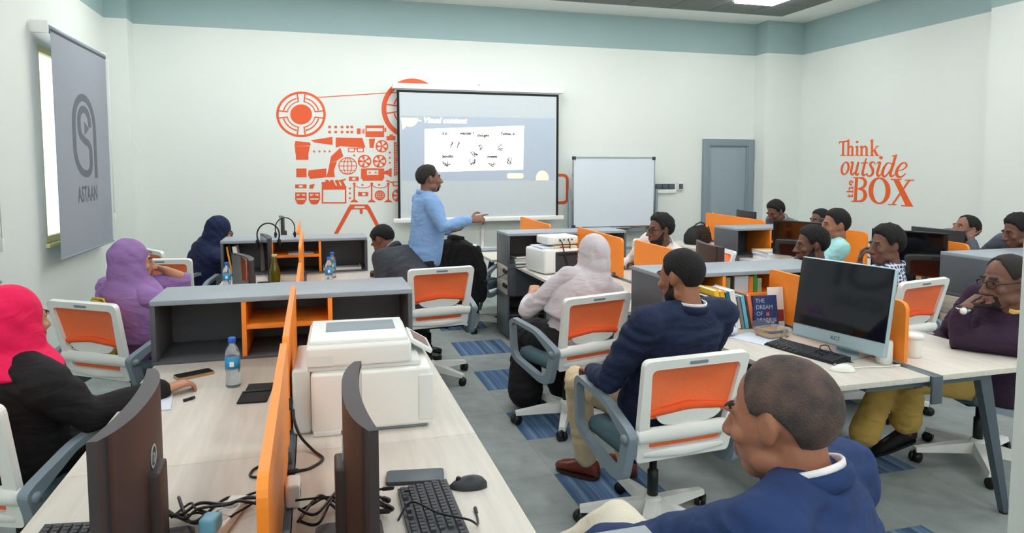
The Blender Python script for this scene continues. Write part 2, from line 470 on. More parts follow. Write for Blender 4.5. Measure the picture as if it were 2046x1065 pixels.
def bigreel(cx, cy, R, w, hub, r2, w2):
    P = ringp(cx, cy, R - w/2, w, 60) + [circ(cx, cy, hub, 36)]
    for q in range(4):
        P += ribbon(arc(cx, cy, r2, r2, 90*q + 14, 90*q + 76, 12), w2)
        for s in (-1, 1):
            a = math.radians(90*q + s*10)
            b = math.radians(90*q + s*12)
            P += ribbon([(cx + hub*1.25*math.cos(b), cy + hub*1.25*math.sin(b)), (cx + (R - w*.6)*math.cos(a), cy + (R - w*.6)*math.sin(a))], w2)
        P += ribbon(arc(cx, cy, hub*1.3, hub*1.3, 90*q + 12, 90*q + 78, 10), w2*.8)
    return P
t = thing('film_camera_mural', 'orange film camera mural made of small cinema icons on the back wall', 'mural', (1.0, YB, 1.8))
def ic(name, polys):
    o = decal(name, polys, wallpt, (0, -1, 0), VINYL, None)
    o.parent = t; o.matrix_parent_inverse = Matrix.Translation((-1.0, -YB, -1.8))
ic('small_film_reel', bigreel(262, 280, 130, 13, 57, 94, 7))
ic('large_film_reel', bigreel(868, 248, 172, 27, 52, 104, 8))
ic('film_line', ribbon([(335, 184), (850, 150)], 5))
ic('camcorder', [rect(607, 343, 710, 358), rect(607, 376, 710, 410), rect(607, 358, 614, 376), rect(703, 358, 710, 376), rect(560, 360, 580, 392), rect(586, 366, 590, 388), rect(595, 362, 601, 390), rect(712, 356, 722, 380)])
ic('film_canister', [rect(724, 403, 773, 428), rect(740, 394, 760, 402)])
ic('light_beam', [[(312, 428), (428, 408), (428, 455), (330, 440)], [(445, 412), (590, 414), (607, 470), (470, 462), (445, 470)]])
ic('film_strip_curl', [[(470, 470), (486, 520), (452, 545), (412, 560), (420, 520)], [(412, 560), (452, 548), (436, 600), (440, 640), (395, 640), (405, 600)], [(300, 600), (395, 590), (395, 640), (310, 650), (298, 630)]])
ic('popcorn_top', [[(232, 432), (308, 440), (312, 458), (226, 462)]])
ic('popcorn_box', [[(228, 462), (308, 462), (300, 505), (232, 505)], rect(234, 505, 300, 540)])
ic('popcorn_base', [rect(236, 590, 290, 640)])
ic('megaphone', [[(626, 420), (660, 418), (652, 472), (630, 470)]])
ic('film_reel', holed(698, 462, 35, 8, 5, 18))
ic('spectacles', frame(512, 470, 548, 496, 5) + frame(560, 470, 598, 496, 5) + [rect(546, 474, 562, 480)])
ic('globe', ringp(510, 575, 48, 5) + ribbon(circ(510, 575, 22, 24, 48), 4, True) + lines([((510, 528), (510, 622)), ((463, 575), (557, 575)), ((470, 550), (550, 550)), ((470, 600), (550, 600))], 4))
ic('movie_camera', holed(602, 548, 37, 8, 5, 18) + holed(685, 548, 37, 8, 5, 18) + [rect(582, 590, 615, 650), rect(678, 590, 710, 650), rect(615, 627, 678, 660), rect(615, 588, 678, 598), rect(590, 650, 704, 660), [(710, 606), (735, 598), (735, 628), (710, 622)], [(735, 595), (752, 586), (752, 640), (735, 632)], star(630, 613, 9), star(663, 613, 9)])
ic('film_strip', [rect(765, 437, 770, 632), rect(777, 437, 781, 632)] + [rect(770, 440 + k*14, 777, 447 + k*14) for k in range(14)] + [rect(781, 455, 862, 461), rect(781, 531, 862, 537), rect(781, 541, 862, 547), rect(781, 612, 862, 620)] + ringp(823, 495, 24, 6) + ringp(823, 495, 9, 6) + lines([((823, 468), (823, 485)), ((823, 505), (823, 522)), ((796, 495), (813, 495)), ((833, 495), (850, 495))], 5))
ic('ticket', [rect(516, 637, 534, 661), rect(552, 637, 570, 661), rect(534, 637, 552, 642), rect(534, 656, 552, 661)])
ic('ticket', frame(790, 626, 850, 652, 6) + [rect(796, 632, 812, 646), rect(832, 632, 844, 646), star(822, 639, 9)])
ic('clapper_board', frame(370, 698, 502, 792, 8) + [rect(370, 690, 502, 712), [(372, 690), (368, 670), (430, 660), (436, 690)]] + [[(400 + k*26, 690), (420 + k*26, 690), (404 + k*26, 655), (388 + k*26, 657)] for k in range(4)] + [[(440, 664), (498, 648), (500, 656), (444, 672)]])
for cx, s in ((260, 1), (331, -1)):
    ic('theatre_mask', [rect(cx - 30, 728, cx + 30, 738), rect(cx - 30, 738, cx - 22, 770), rect(cx + 22, 738, cx + 30, 770), rect(cx - 22, 748, cx + 22, 762), [(cx - 30, 770), (cx + 30, 770), (cx + 18, 794), (cx, 799), (cx - 18, 794)], rect(cx - 5, 738, cx + 5, 750)] + ribbon(arc(cx, 742, 14, 6, 20, 160, 6), 3))
ic('clapper_stub', [rect(230, 682, 250, 704), rect(270, 682, 290, 704), rect(250, 682, 270, 687), rect(250, 699, 270, 704), [(305, 685), (333, 678), (325, 706), (305, 706)]])
for x in (545, 641, 733):
    ic('rope_stanchion', [rect(x - 4, 680, x + 4, 772), circ(x, 678, 8, 12), [(x - 8, 770), (x + 8, 770), (x + 24, 785), (x - 24, 785)]])
ic('rope', ribbon(arc(593, 682, 44, 20, 0, 180, 12), 4) + ribbon(arc(687, 682, 42, 20, 0, 180, 12), 4))
ic('small_globe', ringp(686, 745, 26, 6) + ribbon(circ(686, 745, 12, 20, 26), 5, True) + lines([((686, 720), (686, 770)), ((660, 745), (712, 745)), ((664, 733), (708, 733)), ((664, 757), (708, 757))], 5))
ic('film_reel', holed(790, 746, 36, 8, 5, 18))
ic('target', ringp(862, 738, 26, 6) + ringp(862, 738, 10, 6))
ic('cinema_glasses', [[(722, 655), (760, 668), (760, 676), (722, 664)]] + frame(758, 664, 800, 692, 6) + frame(812, 664, 860, 692, 6) + [rect(798, 670, 814, 677)])
ic('small_ticket', [rect(566, 726, 588, 750), rect(606, 726, 622, 750), rect(588, 726, 606, 731), rect(588, 745, 606, 750)])
for x, y in ((545, 515), (742, 498), (742, 528), (742, 557), (590, 685), (682, 684), (521, 705), (521, 733), (521, 762), (330, 492), (358, 492), (386, 492), (412, 492)): ic('star', [star(x, y, 9)])
for x in (405, 438, 472, 502, 525):
    for y in (345, 374): ic('dot', [rect(x, y, x + 14, y + 14)])
ic('tripod', [rect(520, 798, 622, 808), [(520, 800), (546, 806), (546, 824), (528, 830)], [(600, 806), (622, 800), (632, 836), (604, 824)], [(516, 806), (538, 812), (452, 978), (430, 978)], [(606, 812), (628, 806), (712, 978), (690, 978)], rect(575, 818, 591, 846), circ(583, 846, 8, 12)] + ribbon([(528, 822), (622, 822)], 7))
ic('camera_handle', ribbon([(1750, 628), (1785, 628)] + arc(1785, 656, 28, 28, -90, 0, 8) + [(1813, 760)] + arc(1785, 760, 28, 28, 0, 90, 8) + [(1750, 788)], 17))

# ---------------- projection screen
SCR = mat('screen_fabric', (200, 210, 214), .8); SLIDE = mat('slide_white', (255, 255, 255), .8, emit=.4)
SLIDEB = mat('slide_blue_grey', (180, 194, 208), .8, emit=.04); SLIDEO = mat('slide_peach', (255, 232, 200), .8, emit=.45)
INK = mat('ink_grey', (58, 60, 74), .8); SLT = mat('slide_title', (255, 244, 224), .8, emit=.5)
t = thing('projection_screen', 'pull-down projection screen with black border on the back wall', 'screen', (1.0, 8.84, 1.03))
MB().box(-.02, 2.27, -.02, .09, 1.665, 1.735, .008).build('housing', WHITEP, t)
sf = MB().box(.03, 2.20, .0, .004, 0.02, 1.67).build('fabric', SCR, t)
MB().box(.03, .062, -.002, -.0002, .02, 1.65).box(2.168, 2.20, -.002, -.0002, .02, 1.65).box(.062, 2.168, -.002, -.0002, 1.622, 1.65).build('black_border', BLACKM, t)
MB().box(-.03, 2.28, -.02, .03, -.04, .02, .01).build('bottom_bar', WHITEP, t)
MB().cyl((1.12, .1, 1.735), (1.12, .1, 1.76), .012).build('hook', CHROME, t)
sl = MB().box(.08, 2.15, -.0012, -.0002, .50, 1.33).build('projected_slide', SLIDEB, t)
def onslide(name, polys, mt, lift): 
    return flat(name, polys, MX((0, -.0014 - lift, 0), (1, 0, 0), (0, 0, 1), (0, -1, 0)), mt, sl, .0006)
onslide('picture_panel', [[(.375, .61), (1.70, .645), (1.712, 1.228), (.38, 1.165)]], SLIDE, 0)
onslide('corner_emblem', [arc(.19, 1.30, .11, .11, 180, 360, 10), [(.08, 1.29), (.10, 1.15), (.15, 1.2), (.14, 1.3)]], SLIDEO, 0)
onslide('footer_mark', [rrect(.23, .07, .03, 4, 1.59, .56)], SLIDEO, 0)
onslide('footer_mark', [arc(1.97, .53, .09, .10, 0, 180, 10) + [(1.88, .50), (2.06, .50)]], SLIDEO, 0)
text('- Visual content', .098, SLT, sl, (.30, -.0025, 1.245), (PI/2, 0, 0), shear=.25, align='LEFT', fat=.004)
for (x, z, s, a) in (('5 t:', .60, 1.09, .055), ('wander ?', .84, 1.10, .05), ('thought', 1.07, 1.075, .05), ('Twitter in', 1.38, 1.10, .05), ('?  ?', .70, .93, .10), ('bandits', .60, .80, .05), ('tweets', 1.20, .80, .05)):
    text(x, a, INK, sl, (z, -.0028, s), (PI/2, 0, .0), shear=.3, align='LEFT', name='handwriting', fat=.002)
random.seed(3)
for cx, cz in ((.66, .72), (1.10, .93), (1.37, .93), (1.0, .74), (1.5, .76), (1.03, .84), (1.27, .72)):
    pts = [(cx + random.uniform(-.055, .055), cz + random.uniform(-.045, .045)) for _ in range(9)]
    onslide('scribble', ribbon(pts, .009), INK, .0008)

# ---------------- whiteboard on a stand
WB = mat('whiteboard_face', (216, 228, 236), .22, var=.01, vscale=2)
t = thing('whiteboard', 'white writing board on a grey wheeled stand between screen and door', 'whiteboard', (3.39, 8.80, 0))
MB().box(.015, 1.225, -.006, .006, .885, 1.835).build('board', WB, t)
MB().ring([(0, .87), (1.24, .87), (1.24, 1.85), (0, 1.85)], [(.018, .888), (1.222, .888), (1.222, 1.832), (.018, 1.832)], .024, MX((0, .012, 0), (1, 0, 0), (0, 0, 1), (0, -1, 0))).build('frame', CHROME, t)
for x in (0, 1.2): 
    for z in (.87, 1.81): MB().box(x - .004, x + .044, -.016, .014, z - .004, z + .044, .004).build('corner_cap', CHARC, t)
MB().box(.35, .85, -.06, -.01, .85, .872, .004).build('pen_tray', CHROME, t)
for x in (-.035, 1.275):
    MB().box(x - .018, x + .018, -.005, .03, .09, 1.40, .004).build('post', GREYP, t)
    MB().box(x - .02, x + .02, -.20, .17, .07, .10, .004).build('foot', GREYP, t)
    for y in (-.19, .15): MB().cyl((x - .012, y, .03), (x + .012, y, .03), .03).cyl((x, y, .03), (x, y, .08), .008).build('caster', BLACK, t)
MB().box(-.035, 1.275, .015, .025, .55, .59).build('stretcher', GREYP, t)
MB().box(-.04, 1.28, .0, .05, .80, .86, .004).build('cross_rail', GREYP, t)
# white pipe on the wall beneath the screen
t = thing('wall_pipe', 'thin white vertical pipe on the wall beneath the projection screen', 'pipe', (2.17, YB - .02, 0))
MB().cyl((0, 0, .02), (0, 0, 1.02), .022, seg=12).build('pipe', WHITEP, t)
for z in (.3, .8): MB().box(-.03, .03, -.012, .02, z, z + .03, .004).build('clip', WHITEP2, t)

# ---------------- wall lettering, right wall
rw = bil((XR, 8.296, 2.235), (XR, 6.461, 2.14), (XR, 8.237, 1.02), (XR, 6.407, 1.141), 1378, 1065)
t = thing('wall_lettering', 'orange lettering reading think outside the box on the right wall', 'lettering', (XR, 7.3, 1.6))
def wd(name, polys):
    o = decal(name, polys, rw, (-1, 0, 0), VINYL2, None, .003)
    o.parent = t; o.matrix_parent_inverse = Matrix.Translation((-XR, -7.3, -1.6))
def stem(x0, x1, y0, y1, w, sl=0, sr=0, top=False):
    P = [[(x0 - w/2, y0), (x0 + w/2, y0), (x1 + w/2, y1), (x1 - w/2, y1)]]
    if sl or sr: P.append([(x1 - w/2 - sl, y1), (x1 - w/2 - sl, y1 - 7), (x1 - w/2, y1 - 14), (x1 + w/2, y1 - 14), (x1 + w/2 + sr, y1 - 7), (x1 + w/2 + sr, y1)])
    if top: P.append([(x0 - w/2 - 14, y0 + 12), (x0 - w/2, y0 + 2), (x0 + w/2, y0 - 6), (x0 + w/2, y0 + 16), (x0 - w/2, y0 + 22)])
    return P
def spl(pts, n=5):
    out = []; P = [Vector(pts[0])] + [Vector(p) for p in pts] + [Vector(pts[-1])]
    for i in range(1, len(P) - 2):
        for k in range(n):
            u = k / n; a, b, c, d = P[i-1], P[i], P[i+1], P[i+2]
            out.append(tuple(.5*((2*b) + (c-a)*u + (2*a - 5*b + 4*c - d)*u*u + (3*b - a - 3*c + d)*u**3)))
    out.append(tuple(P[-1])); return out
def brush(pts, ws, n=6):
    C = spl(pts, n); W = [p[0] for p in spl([(w, 0) for w in ws], n)]
    return ribbon(C, W)
wd('letter_t', [[(266, 142), (396, 130), (396, 146), (270, 158)], [(266, 142), (276, 142), (278, 172), (270, 174)]] + stem(330, 324, 140, 322, 27, 24, 24))
wd('letter_h', stem(400, 398, 120, 322, 26, 14, 14, True) + brush([(412, 222), (440, 200), (462, 225)], [12, 18, 24]) + stem(455, 453, 220, 322, 25, 12, 14))
wd('letter_i', stem(518, 517, 198, 322, 27, 13, 13, True) + [circ(518, 148, 16)])
wd('letter_n', stem(576, 575, 198, 322, 27, 13, 13, True) + brush([(590, 226), (620, 200), (646, 228)], [12, 18, 24]) + stem(641, 641, 222, 322, 26, 12, 14))
wd('letter_k', stem(710, 709, 120, 324, 27, 13, 10, True) + ribbon([(722, 262), (775, 204)], 11) + [rect(752, 196, 796, 205)] + ribbon([(734, 244), (776, 320)], 28) + [rect(762, 314, 800, 325)])
wd('letter_o', ribbon([(355 + 46*math.cos(a) + 14*math.sin(-a), 477 + 76*math.sin(a)) for a in [2*PI*k/30 for k in range(30)]], [12 + 18*abs(math.cos(2*PI*k/30 + .35)) for k in range(30)], True))
wd('letter_u', brush([(424, 412), (458, 402), (446, 470), (436, 535), (460, 555), (500, 505)], [8, 24, 28, 28, 20, 8]) + brush([(536, 396), (520, 460), (502, 540), (520, 560), (545, 535)], [26, 28, 28, 20, 8]))
wd('letter_t', brush([(636, 350), (615, 430), (590, 530), (602, 566), (634, 545)], [14, 26, 30, 24, 8]) + [[(575, 402), (660, 402), (656, 416), (572, 416)]])
wd('letter_s', brush([(748, 432), (736, 402), (700, 404), (690, 440), (718, 490), (716, 545), (682, 574), (648, 564), (648, 540)], [10, 14, 22, 28, 32, 28, 22, 14, 18]))
wd('letter_i', brush([(764, 416), (806, 402), (800, 440), (775, 540), (790, 575), (826, 545)], [8, 26, 28, 28, 22, 8]) + [circ(820, 345, 21)])
wd('letter_d', brush([(952, 425), (905, 408), (862, 460), (838, 540), (860, 582), (905, 540), (945, 470)], [12, 14, 26, 32, 22, 14, 10]) + brush([(996, 312), (968, 420), (932, 545), (950, 578), (982, 552)], [26, 30, 30, 22, 8]) + [[(952, 320), (1012, 304), (1010, 318), (955, 332)]])
wd('letter_e', brush([(1020, 512), (1080, 490), (1118, 450), (1108, 412), (1068, 414), (1022, 470), (1004, 545), (1032, 585), (1075, 575), (1106, 540)], [8, 12, 18, 20, 18, 28, 34, 28, 16, 8]))
wd('letter_t', [rect(388, 818, 460, 836), [(410, 800), (418, 800), (418, 842), (410, 842)], rect(446, 802, 462, 822)])
wd('letter_h', [rect(375, 760, 462, 778), rect(410, 712, 462, 730), rect(455, 750, 465, 788), rect(455, 704, 465, 740)] + brush([(420, 760), (410, 738), (424, 718)], [8, 13, 16]))
wd('letter_e', ribbon(arc(438, 660, 22, 26, 60, 360, 18), 13) + [rect(432, 640, 440, 686)])
wd('letter_b', [[(492, 592), (530, 592), (512, 892), (472, 892)], [(462, 588), (560, 588), (560, 600), (462, 600)], [(440, 884), (560, 886), (560, 898), (440, 896)]] + brush([(545, 598), (600, 605), (626, 655), (600, 712), (530, 732)], [16, 30, 40, 30, 10]) + brush([(530, 736), (600, 752), (624, 815), (590, 878), (520, 888)], [10, 34, 46, 34, 16]))
oo = circ(800, 757, 134, 40, 168); oi = circ(800, 757, 76, 40, 148)
wd('letter_o', [[oo[k], oo[(k+1) % 40], oi[(k+1) % 40], oi[k]] for k in range(40)])
wd('letter_x', [[(965, 614), (1030, 614), (1185, 945), (1108, 945)], [(1138, 626), (1162, 626), (970, 930), (945, 930)], [(938, 608), (1062, 608), (1062, 622), (938, 622)], [(1100, 618), (1202, 618), (1202, 632), (1100, 632)], [(905, 922), (1004, 926), (1004, 938), (905, 934)], [(1058, 936), (1190, 942), (1190, 956), (1058, 950)]])

# ================================================================== FURNITURE
# ---------------- low shelf cabinets (open side towards -Y)
def cabinet(x, y, label, w=1.26, d=.42):
    t = thing('shelf_cabinet', label, 'cabinet', (x, y, 0))
    h = w / 2; th = .022; ZT = 1.06; zd = .75
    MB().box(-h, h, -.0, d, ZT - .025, ZT, .003).build('top_board', TOPG, t)
    for s in (-1, 1):
        xs = sorted((s*h, s*(h - th)))
        MB().box(xs[0], xs[1], .004, d, .76, ZT - .025, .0015).build('side_panel', DGREY, t)
    MB().box(-h + th, h - th, d - .015, d, .76, ZT - .025).build('back_panel', DGREY, t)
    MB().box(-h, h, .0, d, .735, .76, .0015).build('middle_board', DGREY, t)
    for fx in (-.165, .165):
        MB().box(fx*w - .011, fx*w + .011, .003, d - .015, .76, ZT - .025, .001).build('partition', ORANGE, t)
    MB().box(-.165*w + .011, .165*w - .011, .006, d - .015, .895, .917, .001).build('shelf', ORANGE, t)
    # lower half: drawer stacks opening to the aisle on both ends, open bays towards the desk
    for s in (-1, 1):
        MB().box(s*(h - .40), s*(h - .38), .01, d, .04, .735).build('inner_panel', DGREY, t)
        MB().box(s*h, s*(h - .40), .0, .018, .45, .735, .001).build('front_panel', DGREY, t)
        MB().box(s*h, s*(h - .40), d - .018, d, .04, .735, .001).build('rear_panel', DGREY, t)
        MB().box(s*(h-.001), s*(h - .38), .02, d - .02, .04, .06).build('bottom_board', DGREY, t)
        MB().box(s*(h-.005), s*(h - .38), .02, d - .02, .24, .258).build('lower_shelf', DGREY, t)
        MB().box(s*(h-.005), s*(h - .38), .02, d - .02, .435, .45).build('drawer_base', DGREY, t)
        MB().box(s*h, s*(h - .018), .0, d, .04, .445, .0015).build('lower_panel', DGREY, t)
        for k, (a, b) in enumerate(((.596, .733), (.452, .592))):
            dr = MB().box(s*h, s*(h - .02), .004, d - .004, a, b, .002).box(s*(h - .02), s*(h - .36), .03, d - .03, a + .01, b - .02).build('drawer', OAKD, t)
            hm = MB().prism([(.03, -.02), (.13, -.02), (.15, .0), (.13, .02), (.03, .012)], .016, MX((s*h, .0, (a + b)/2 + .02), (0, 1, 0), (0, 0, 1), (s, 0, 0)))
            hm.build('drawer_handle', BLACK, dr)
        for yy in (.05, d - .05): MB().lathe([(.022, 0), (.022, .03), (.014, .04)], 12, Matrix.Translation((s*(h - .05), yy, 0))).build('foot', CHROME, t)
    return t
CAB = {}
for k, x, y, lab in (
    ('A', -.14, 3.61, 'grey shelf cabinet with orange partitions behind the large white printer'),
    ('B', -.165, 6.44, 'far grey shelf cabinet under the tripod of the wall mural, magazines inside'),
    ('C', 2.43, 6.40, 'grey shelf cabinet behind the small printer with pale drawers on its end'),
    ('D', 2.62, 3.66, 'shelf cabinet crammed with books in front of the bearded man'),
    ('F', 4.90, 6.28, 'far grey shelf cabinet with a pile of paper files on the desk before it'),
    ('G', 5.25, 3.72, 'dark shelf cabinet with pale drawers behind the man in the plum jacket'),
    ('Z', -.07, .66, 'grey cabinet top at the bottom edge in front of the seated nearest man')):
    CAB[k] = cabinet(x, y, lab)

# ---------------- double-sided bench desks
def bench(x, y0, y1, n, label, inset=.05):
    """rail along Y at x, desktops either side, n desktops per side"""
    t = thing('bench_desk', label, 'desk', (x, y0, 0))
    L = (y1 - y0) / n; D = .615
    for s in (-1, 1):
        for k in range(n):
            MB().box(s*.033, s*(.033 + D), k*L + .001, (k+1)*L - .001, .724, .75, .002).build('desktop', OAK, t)
    MB().box(-.03, .03, .0, y1 - y0, .73, .75, .002).build('centre_rail', STEEL, t)
    MB().box(-.03, .03, -.012, .0, .62, .75, .003).build('rail_end', STEEL, t)
    for s in (-1, 1):
        MB().box(s*.02, s*.06, .05, y1 - y0 - .05, .68, .72).build('beam', STEEL, t)
    for k in range(n + 1):
        y_ = min(max(k * L, .05), y1 - y0 - .05)
        for s in (-1, 1):
            m = MB(); yy = max(y_, inset) if s < 0 else y_
            m.add([(s*(.33 + a), yy + b, .722) for a in (-.035, .035) for b in (-.02, .02)] + [(s*(.52 + a), yy + b, .012) for a in (-.018, .018) for b in (-.016, .016)],
                  [(0, 1, 3, 2), (4, 6, 7, 5), (0, 4, 5, 1), (2, 3, 7, 6), (0, 2, 6, 4), (1, 5, 7, 3)])
            m.build('leg', STEEL, t)
            MB().lathe([(.02, 0), (.02, .012)], 12, Matrix.Translation((s*.52, yy, 0))).build('leg_foot', BLACK, t)
        MB().box(-.36, .36, y_ - .02, y_ + .02, .695, .722).build('cross_bar', STEEL, t)
    return t
bench(-.108, 1.10, 3.60, 2, 'near pale wood bench desk carrying the large white printer')
bench(-.108, 4.055, 6.43, 2, 'pale wood bench desk with the olive bottle and water bottles')
bench(2.52, 4.10, 6.39, 2, 'pale wood bench desk with the small printer and projector on it')
bench(2.72, 2.43, 3.65, 1, 'pale wood bench desk carrying the large silver all-in-one computer', .36)
bench(4.95, 4.16, 6.27, 2, 'pale wood bench desk between the two rightmost shelf cabinets')
bench(2.40, 6.84, 7.98, 1, 'pale wood bench desk end behind the middle cabinet holding the closed laptop')
bench(4.95, 6.73, 7.98, 1, 'pale wood bench desk near the door holding the black bag')
bench(-.16, 6.88, 8.0, 1, 'farthest pale wood bench desk below the wall mural')

# ---------------- orange desk dividers standing on the rails
def divider(x, y0, y1, label, top=1.10):
    t = thing('desk_divider', label, 'divider', (x, y0, .7505), 0, 'orange desk dividers')
    L = y1 - y0; h = top - .75
    out = rpoly([(0, .0), (L, .0), (L, h), (0.0, h - .015)], [.004, .004, .03, .05], 5)
    MB().prism(out, .022, MX((-.011, 0, .012), (0, 1, 0), (0, 0, 1), (1, 0, 0))).build('board', ORANGE, t)
    for yy in (.12, L - .16): MB().box(-.022, .022, yy, yy + .05, 0, .04, .003).build('clamp', STEEL, t)
    return t
divider(-.108, 2.52, 3.585, 'orange desk divider beside the large white printer')
divider(-.108, 1.36, 2.42, 'nearest orange desk divider between the two near monitors')
divider(-.108, 5.34, 6.40, 'orange desk divider reaching the far left cabinet behind the olive bottle', 1.12)
divider(-.108, 4.18, 5.22, 'orange desk divider just behind the near cabinet top by the olive bottle', 1.0)
divider(2.52, 5.34, 6.37, 'orange desk divider just behind the grey headscarf by the projector')
divider(2.52, 4.12, 5.10, 'wide orange divider in front of the man in the white shirt')
divider(2.72, 2.60, 3.63, 'orange desk divider behind the silver all-in-one computer', 1.06)
divider(4.95, 4.18, 4.70, 'orange divider behind the dark cabinet and monitors at the right')
divider(4.95, 5.22, 6.24, 'orange divider seen behind the man in the mint shirt')
divider(2.40, 6.86, 7.94, 'orange divider peeking over the middle cabinet below the projection screen')
divider(4.95, 6.74, 7.96, 'orange divider near the door behind the far right cabinet')
divider(-.16, 6.90, 7.96, 'farthest orange divider peeking above the far left cabinet')

# ---------------- office chairs
def make_chair():
    t = thing('office_chair', 'chair', 'chair', (0, 0, 0), 0, 'white and orange office chairs')
    m = MB()
    m.lathe([(.035, .075), (.05, .085), (.045, .13), (.032, .15)], 16)
    for k in range(5):
        a = 2*PI*k/5 + PI/2 - .07; ca, sa = math.cos(a), math.sin(a)
        def R(r, w, z0, z1): return [(ca*r - sa*w, sa*r + ca*w, z0), (ca*r + sa*w, sa*r - ca*w, z0), (ca*r + sa*w*.75, sa*r - ca*w*.75, z1), (ca*r - sa*w*.75, sa*r + ca*w*.75, z1)]
        m.loft([R(.02, .034, .07, .135), R(.18, .030, .068, .115), R(.345, .022, .062, .088)], False)
    m.build('star_base', WHITEP, t)
    for k in range(5):
        a = 2*PI*k/5 + PI/2 - .07; c = Vector((.34*math.cos(a), .34*math.sin(a), .03)); n = Vector((-math.sin(a + .6), math.cos(a + .6), 0))
        MB().cyl(c - n*.026, c - n*.006, .03).cyl(c + n*.006, c + n*.026, .03).cyl(c, c + Vector((0, 0, .04)), .01).build('caster', BLACK, t)
    MB().lathe([(.026, .14), (.026, .27), (.018, .275), (.018, .37)], 14).build('gas_lift', BLACK, t)
    MB().box(-.13, .13, -.12, .14, .36, .395, .008).build('seat_plate', BLACKM, t)
    s = MB(); out = rpoly([(-.235, -.20), (.235, -.20), (.245, .24), (-.245, .24)], .07, 5)
    s.loft([[(p[0]*q, p[1]*q, z) for p in out] for q, z in ((.93, .388), (1.0, .40), (1.01, .425), (.97, .452), (.86, .463))], True)
    s.build('seat', TEAL, t)
    MB().box(-.225, .225, -.20, .22, .382, .398, .01).build('seat_pan', BLACKM, t)
    # back, in a leaning plane: u across, v up along the back, w backwards
    ln = math.radians(13)
    V = Vector((0, -math.sin(ln), math.cos(ln))); W = Vector((0, -math.cos(ln), -math.sin(ln)))
    B0 = Vector((0, -.215, .42))
    MM = MX(B0, (1, 0, 0), V, W)
    oo = rpoly([(-.235, -.01), (.235, -.01), (.262, .475), (-.262, .475)], [.02, .02, .035, .035], 4)
    ii = rpoly([(-.182, .052), (.182, .052), (.222, .434), (-.222, .434)], [.02, .02, .03, .03], 4)
    m = MB().ring(oo[:], ii[:], .03, MM); m.sm = [False]*len(m.sm)
    bf = m.build('back_frame', WHITEP, t)
    MB().prism(rrect(.09, .014, .006, 3, .0, .454), .003, MX(B0 + W*.03, (1, 0, 0), V, W)).build('slot', GREYP, bf)
    gm = MB(); N = 8
    for i in range(N + 1):
        for j in range(N + 1):
            u = -1 + 2*i/N; v = j/N; hw = .196 + .028*v
            gm.v.append(tuple(MM @ Vector((u*hw, .19 + .247*v, .012 - .028*(1 - u*u)*(1 - (2*v - 1)**2)))))
    for i in range(N):
        for j in range(N):
            a = i*(N+1) + j; gm.f.append((a, a+N+1, a+N+2, a+1)); gm.sm.append(True); gm.mi.append(0)
    gm.build('back_mesh', OMESH, t)
    MB().tube([MM @ Vector((-.19, .218, .012)), MM @ Vector((0, .234, .006)), MM @ Vector((.19, .218, .012))], [.015, .02, .015], 10).build('lumbar_roll', OPAD, t)
    MB().prism(rpoly([(-.172, .205), (0, .225), (.172, .205), (.13, .165), (0, .150), (-.13, .165)], .05, 4), .014, MX(B0 + W*.012, (1, 0, 0), V, W)).build('lumbar_pad', WHITEP, t)
    MB().tube([MM @ Vector((-.235, .118, .022)), MM @ Vector((0, .126, .034)), MM @ Vector((.235, .118, .022))], [(.034, .026), (.036, .022), (.034, .026)], 12, side=(0, 0, 1)).build('cross_bar', WHITEP, t)
    MB().tube([MM @ Vector((-.20, .030, .018)), MM @ Vector((0, .022, .030)), MM @ Vector((.20, .030, .018))], [(.024, .014)]*3, 10, side=(0, 0, 1)).build('lower_bar', WHITEP, t)
    MB().box(-.185, .185, .05, .085, .010, .016, 0, MM).build('mesh_strip', OMESH, t)
    for s in (-1, 1):
        MB().cyl(MM @ Vector((s*.235, .118, .022)), MM @ Vector((s*.315, .118, .022)), .022, .019).build('pivot_knob', GREYP, t)
        o = rpoly([(-.305, .55), (-.26, .575), (-.06, .645), (.21, .672), (.245, .64), (.225, .42), (.17, .385), (-.13, .315), (-.235, .33)], .04, 4)
        i_ = rpoly([(-.235, .525), (-.22, .535), (-.06, .615), (.19, .643), (.212, .625), (.192, .45), (.15, .412), (-.11, .362), (-.188, .375)], .03, 4)
        MB().ring(o, i_, .040, MX((s*.262 if s > 0 else s*.262 - .040, 0, 0), (0, 1, 0), (0, 0, 1), (1, 0, 0))).build('armrest', GREYP, t)
    return t
chair0 = make_chair()
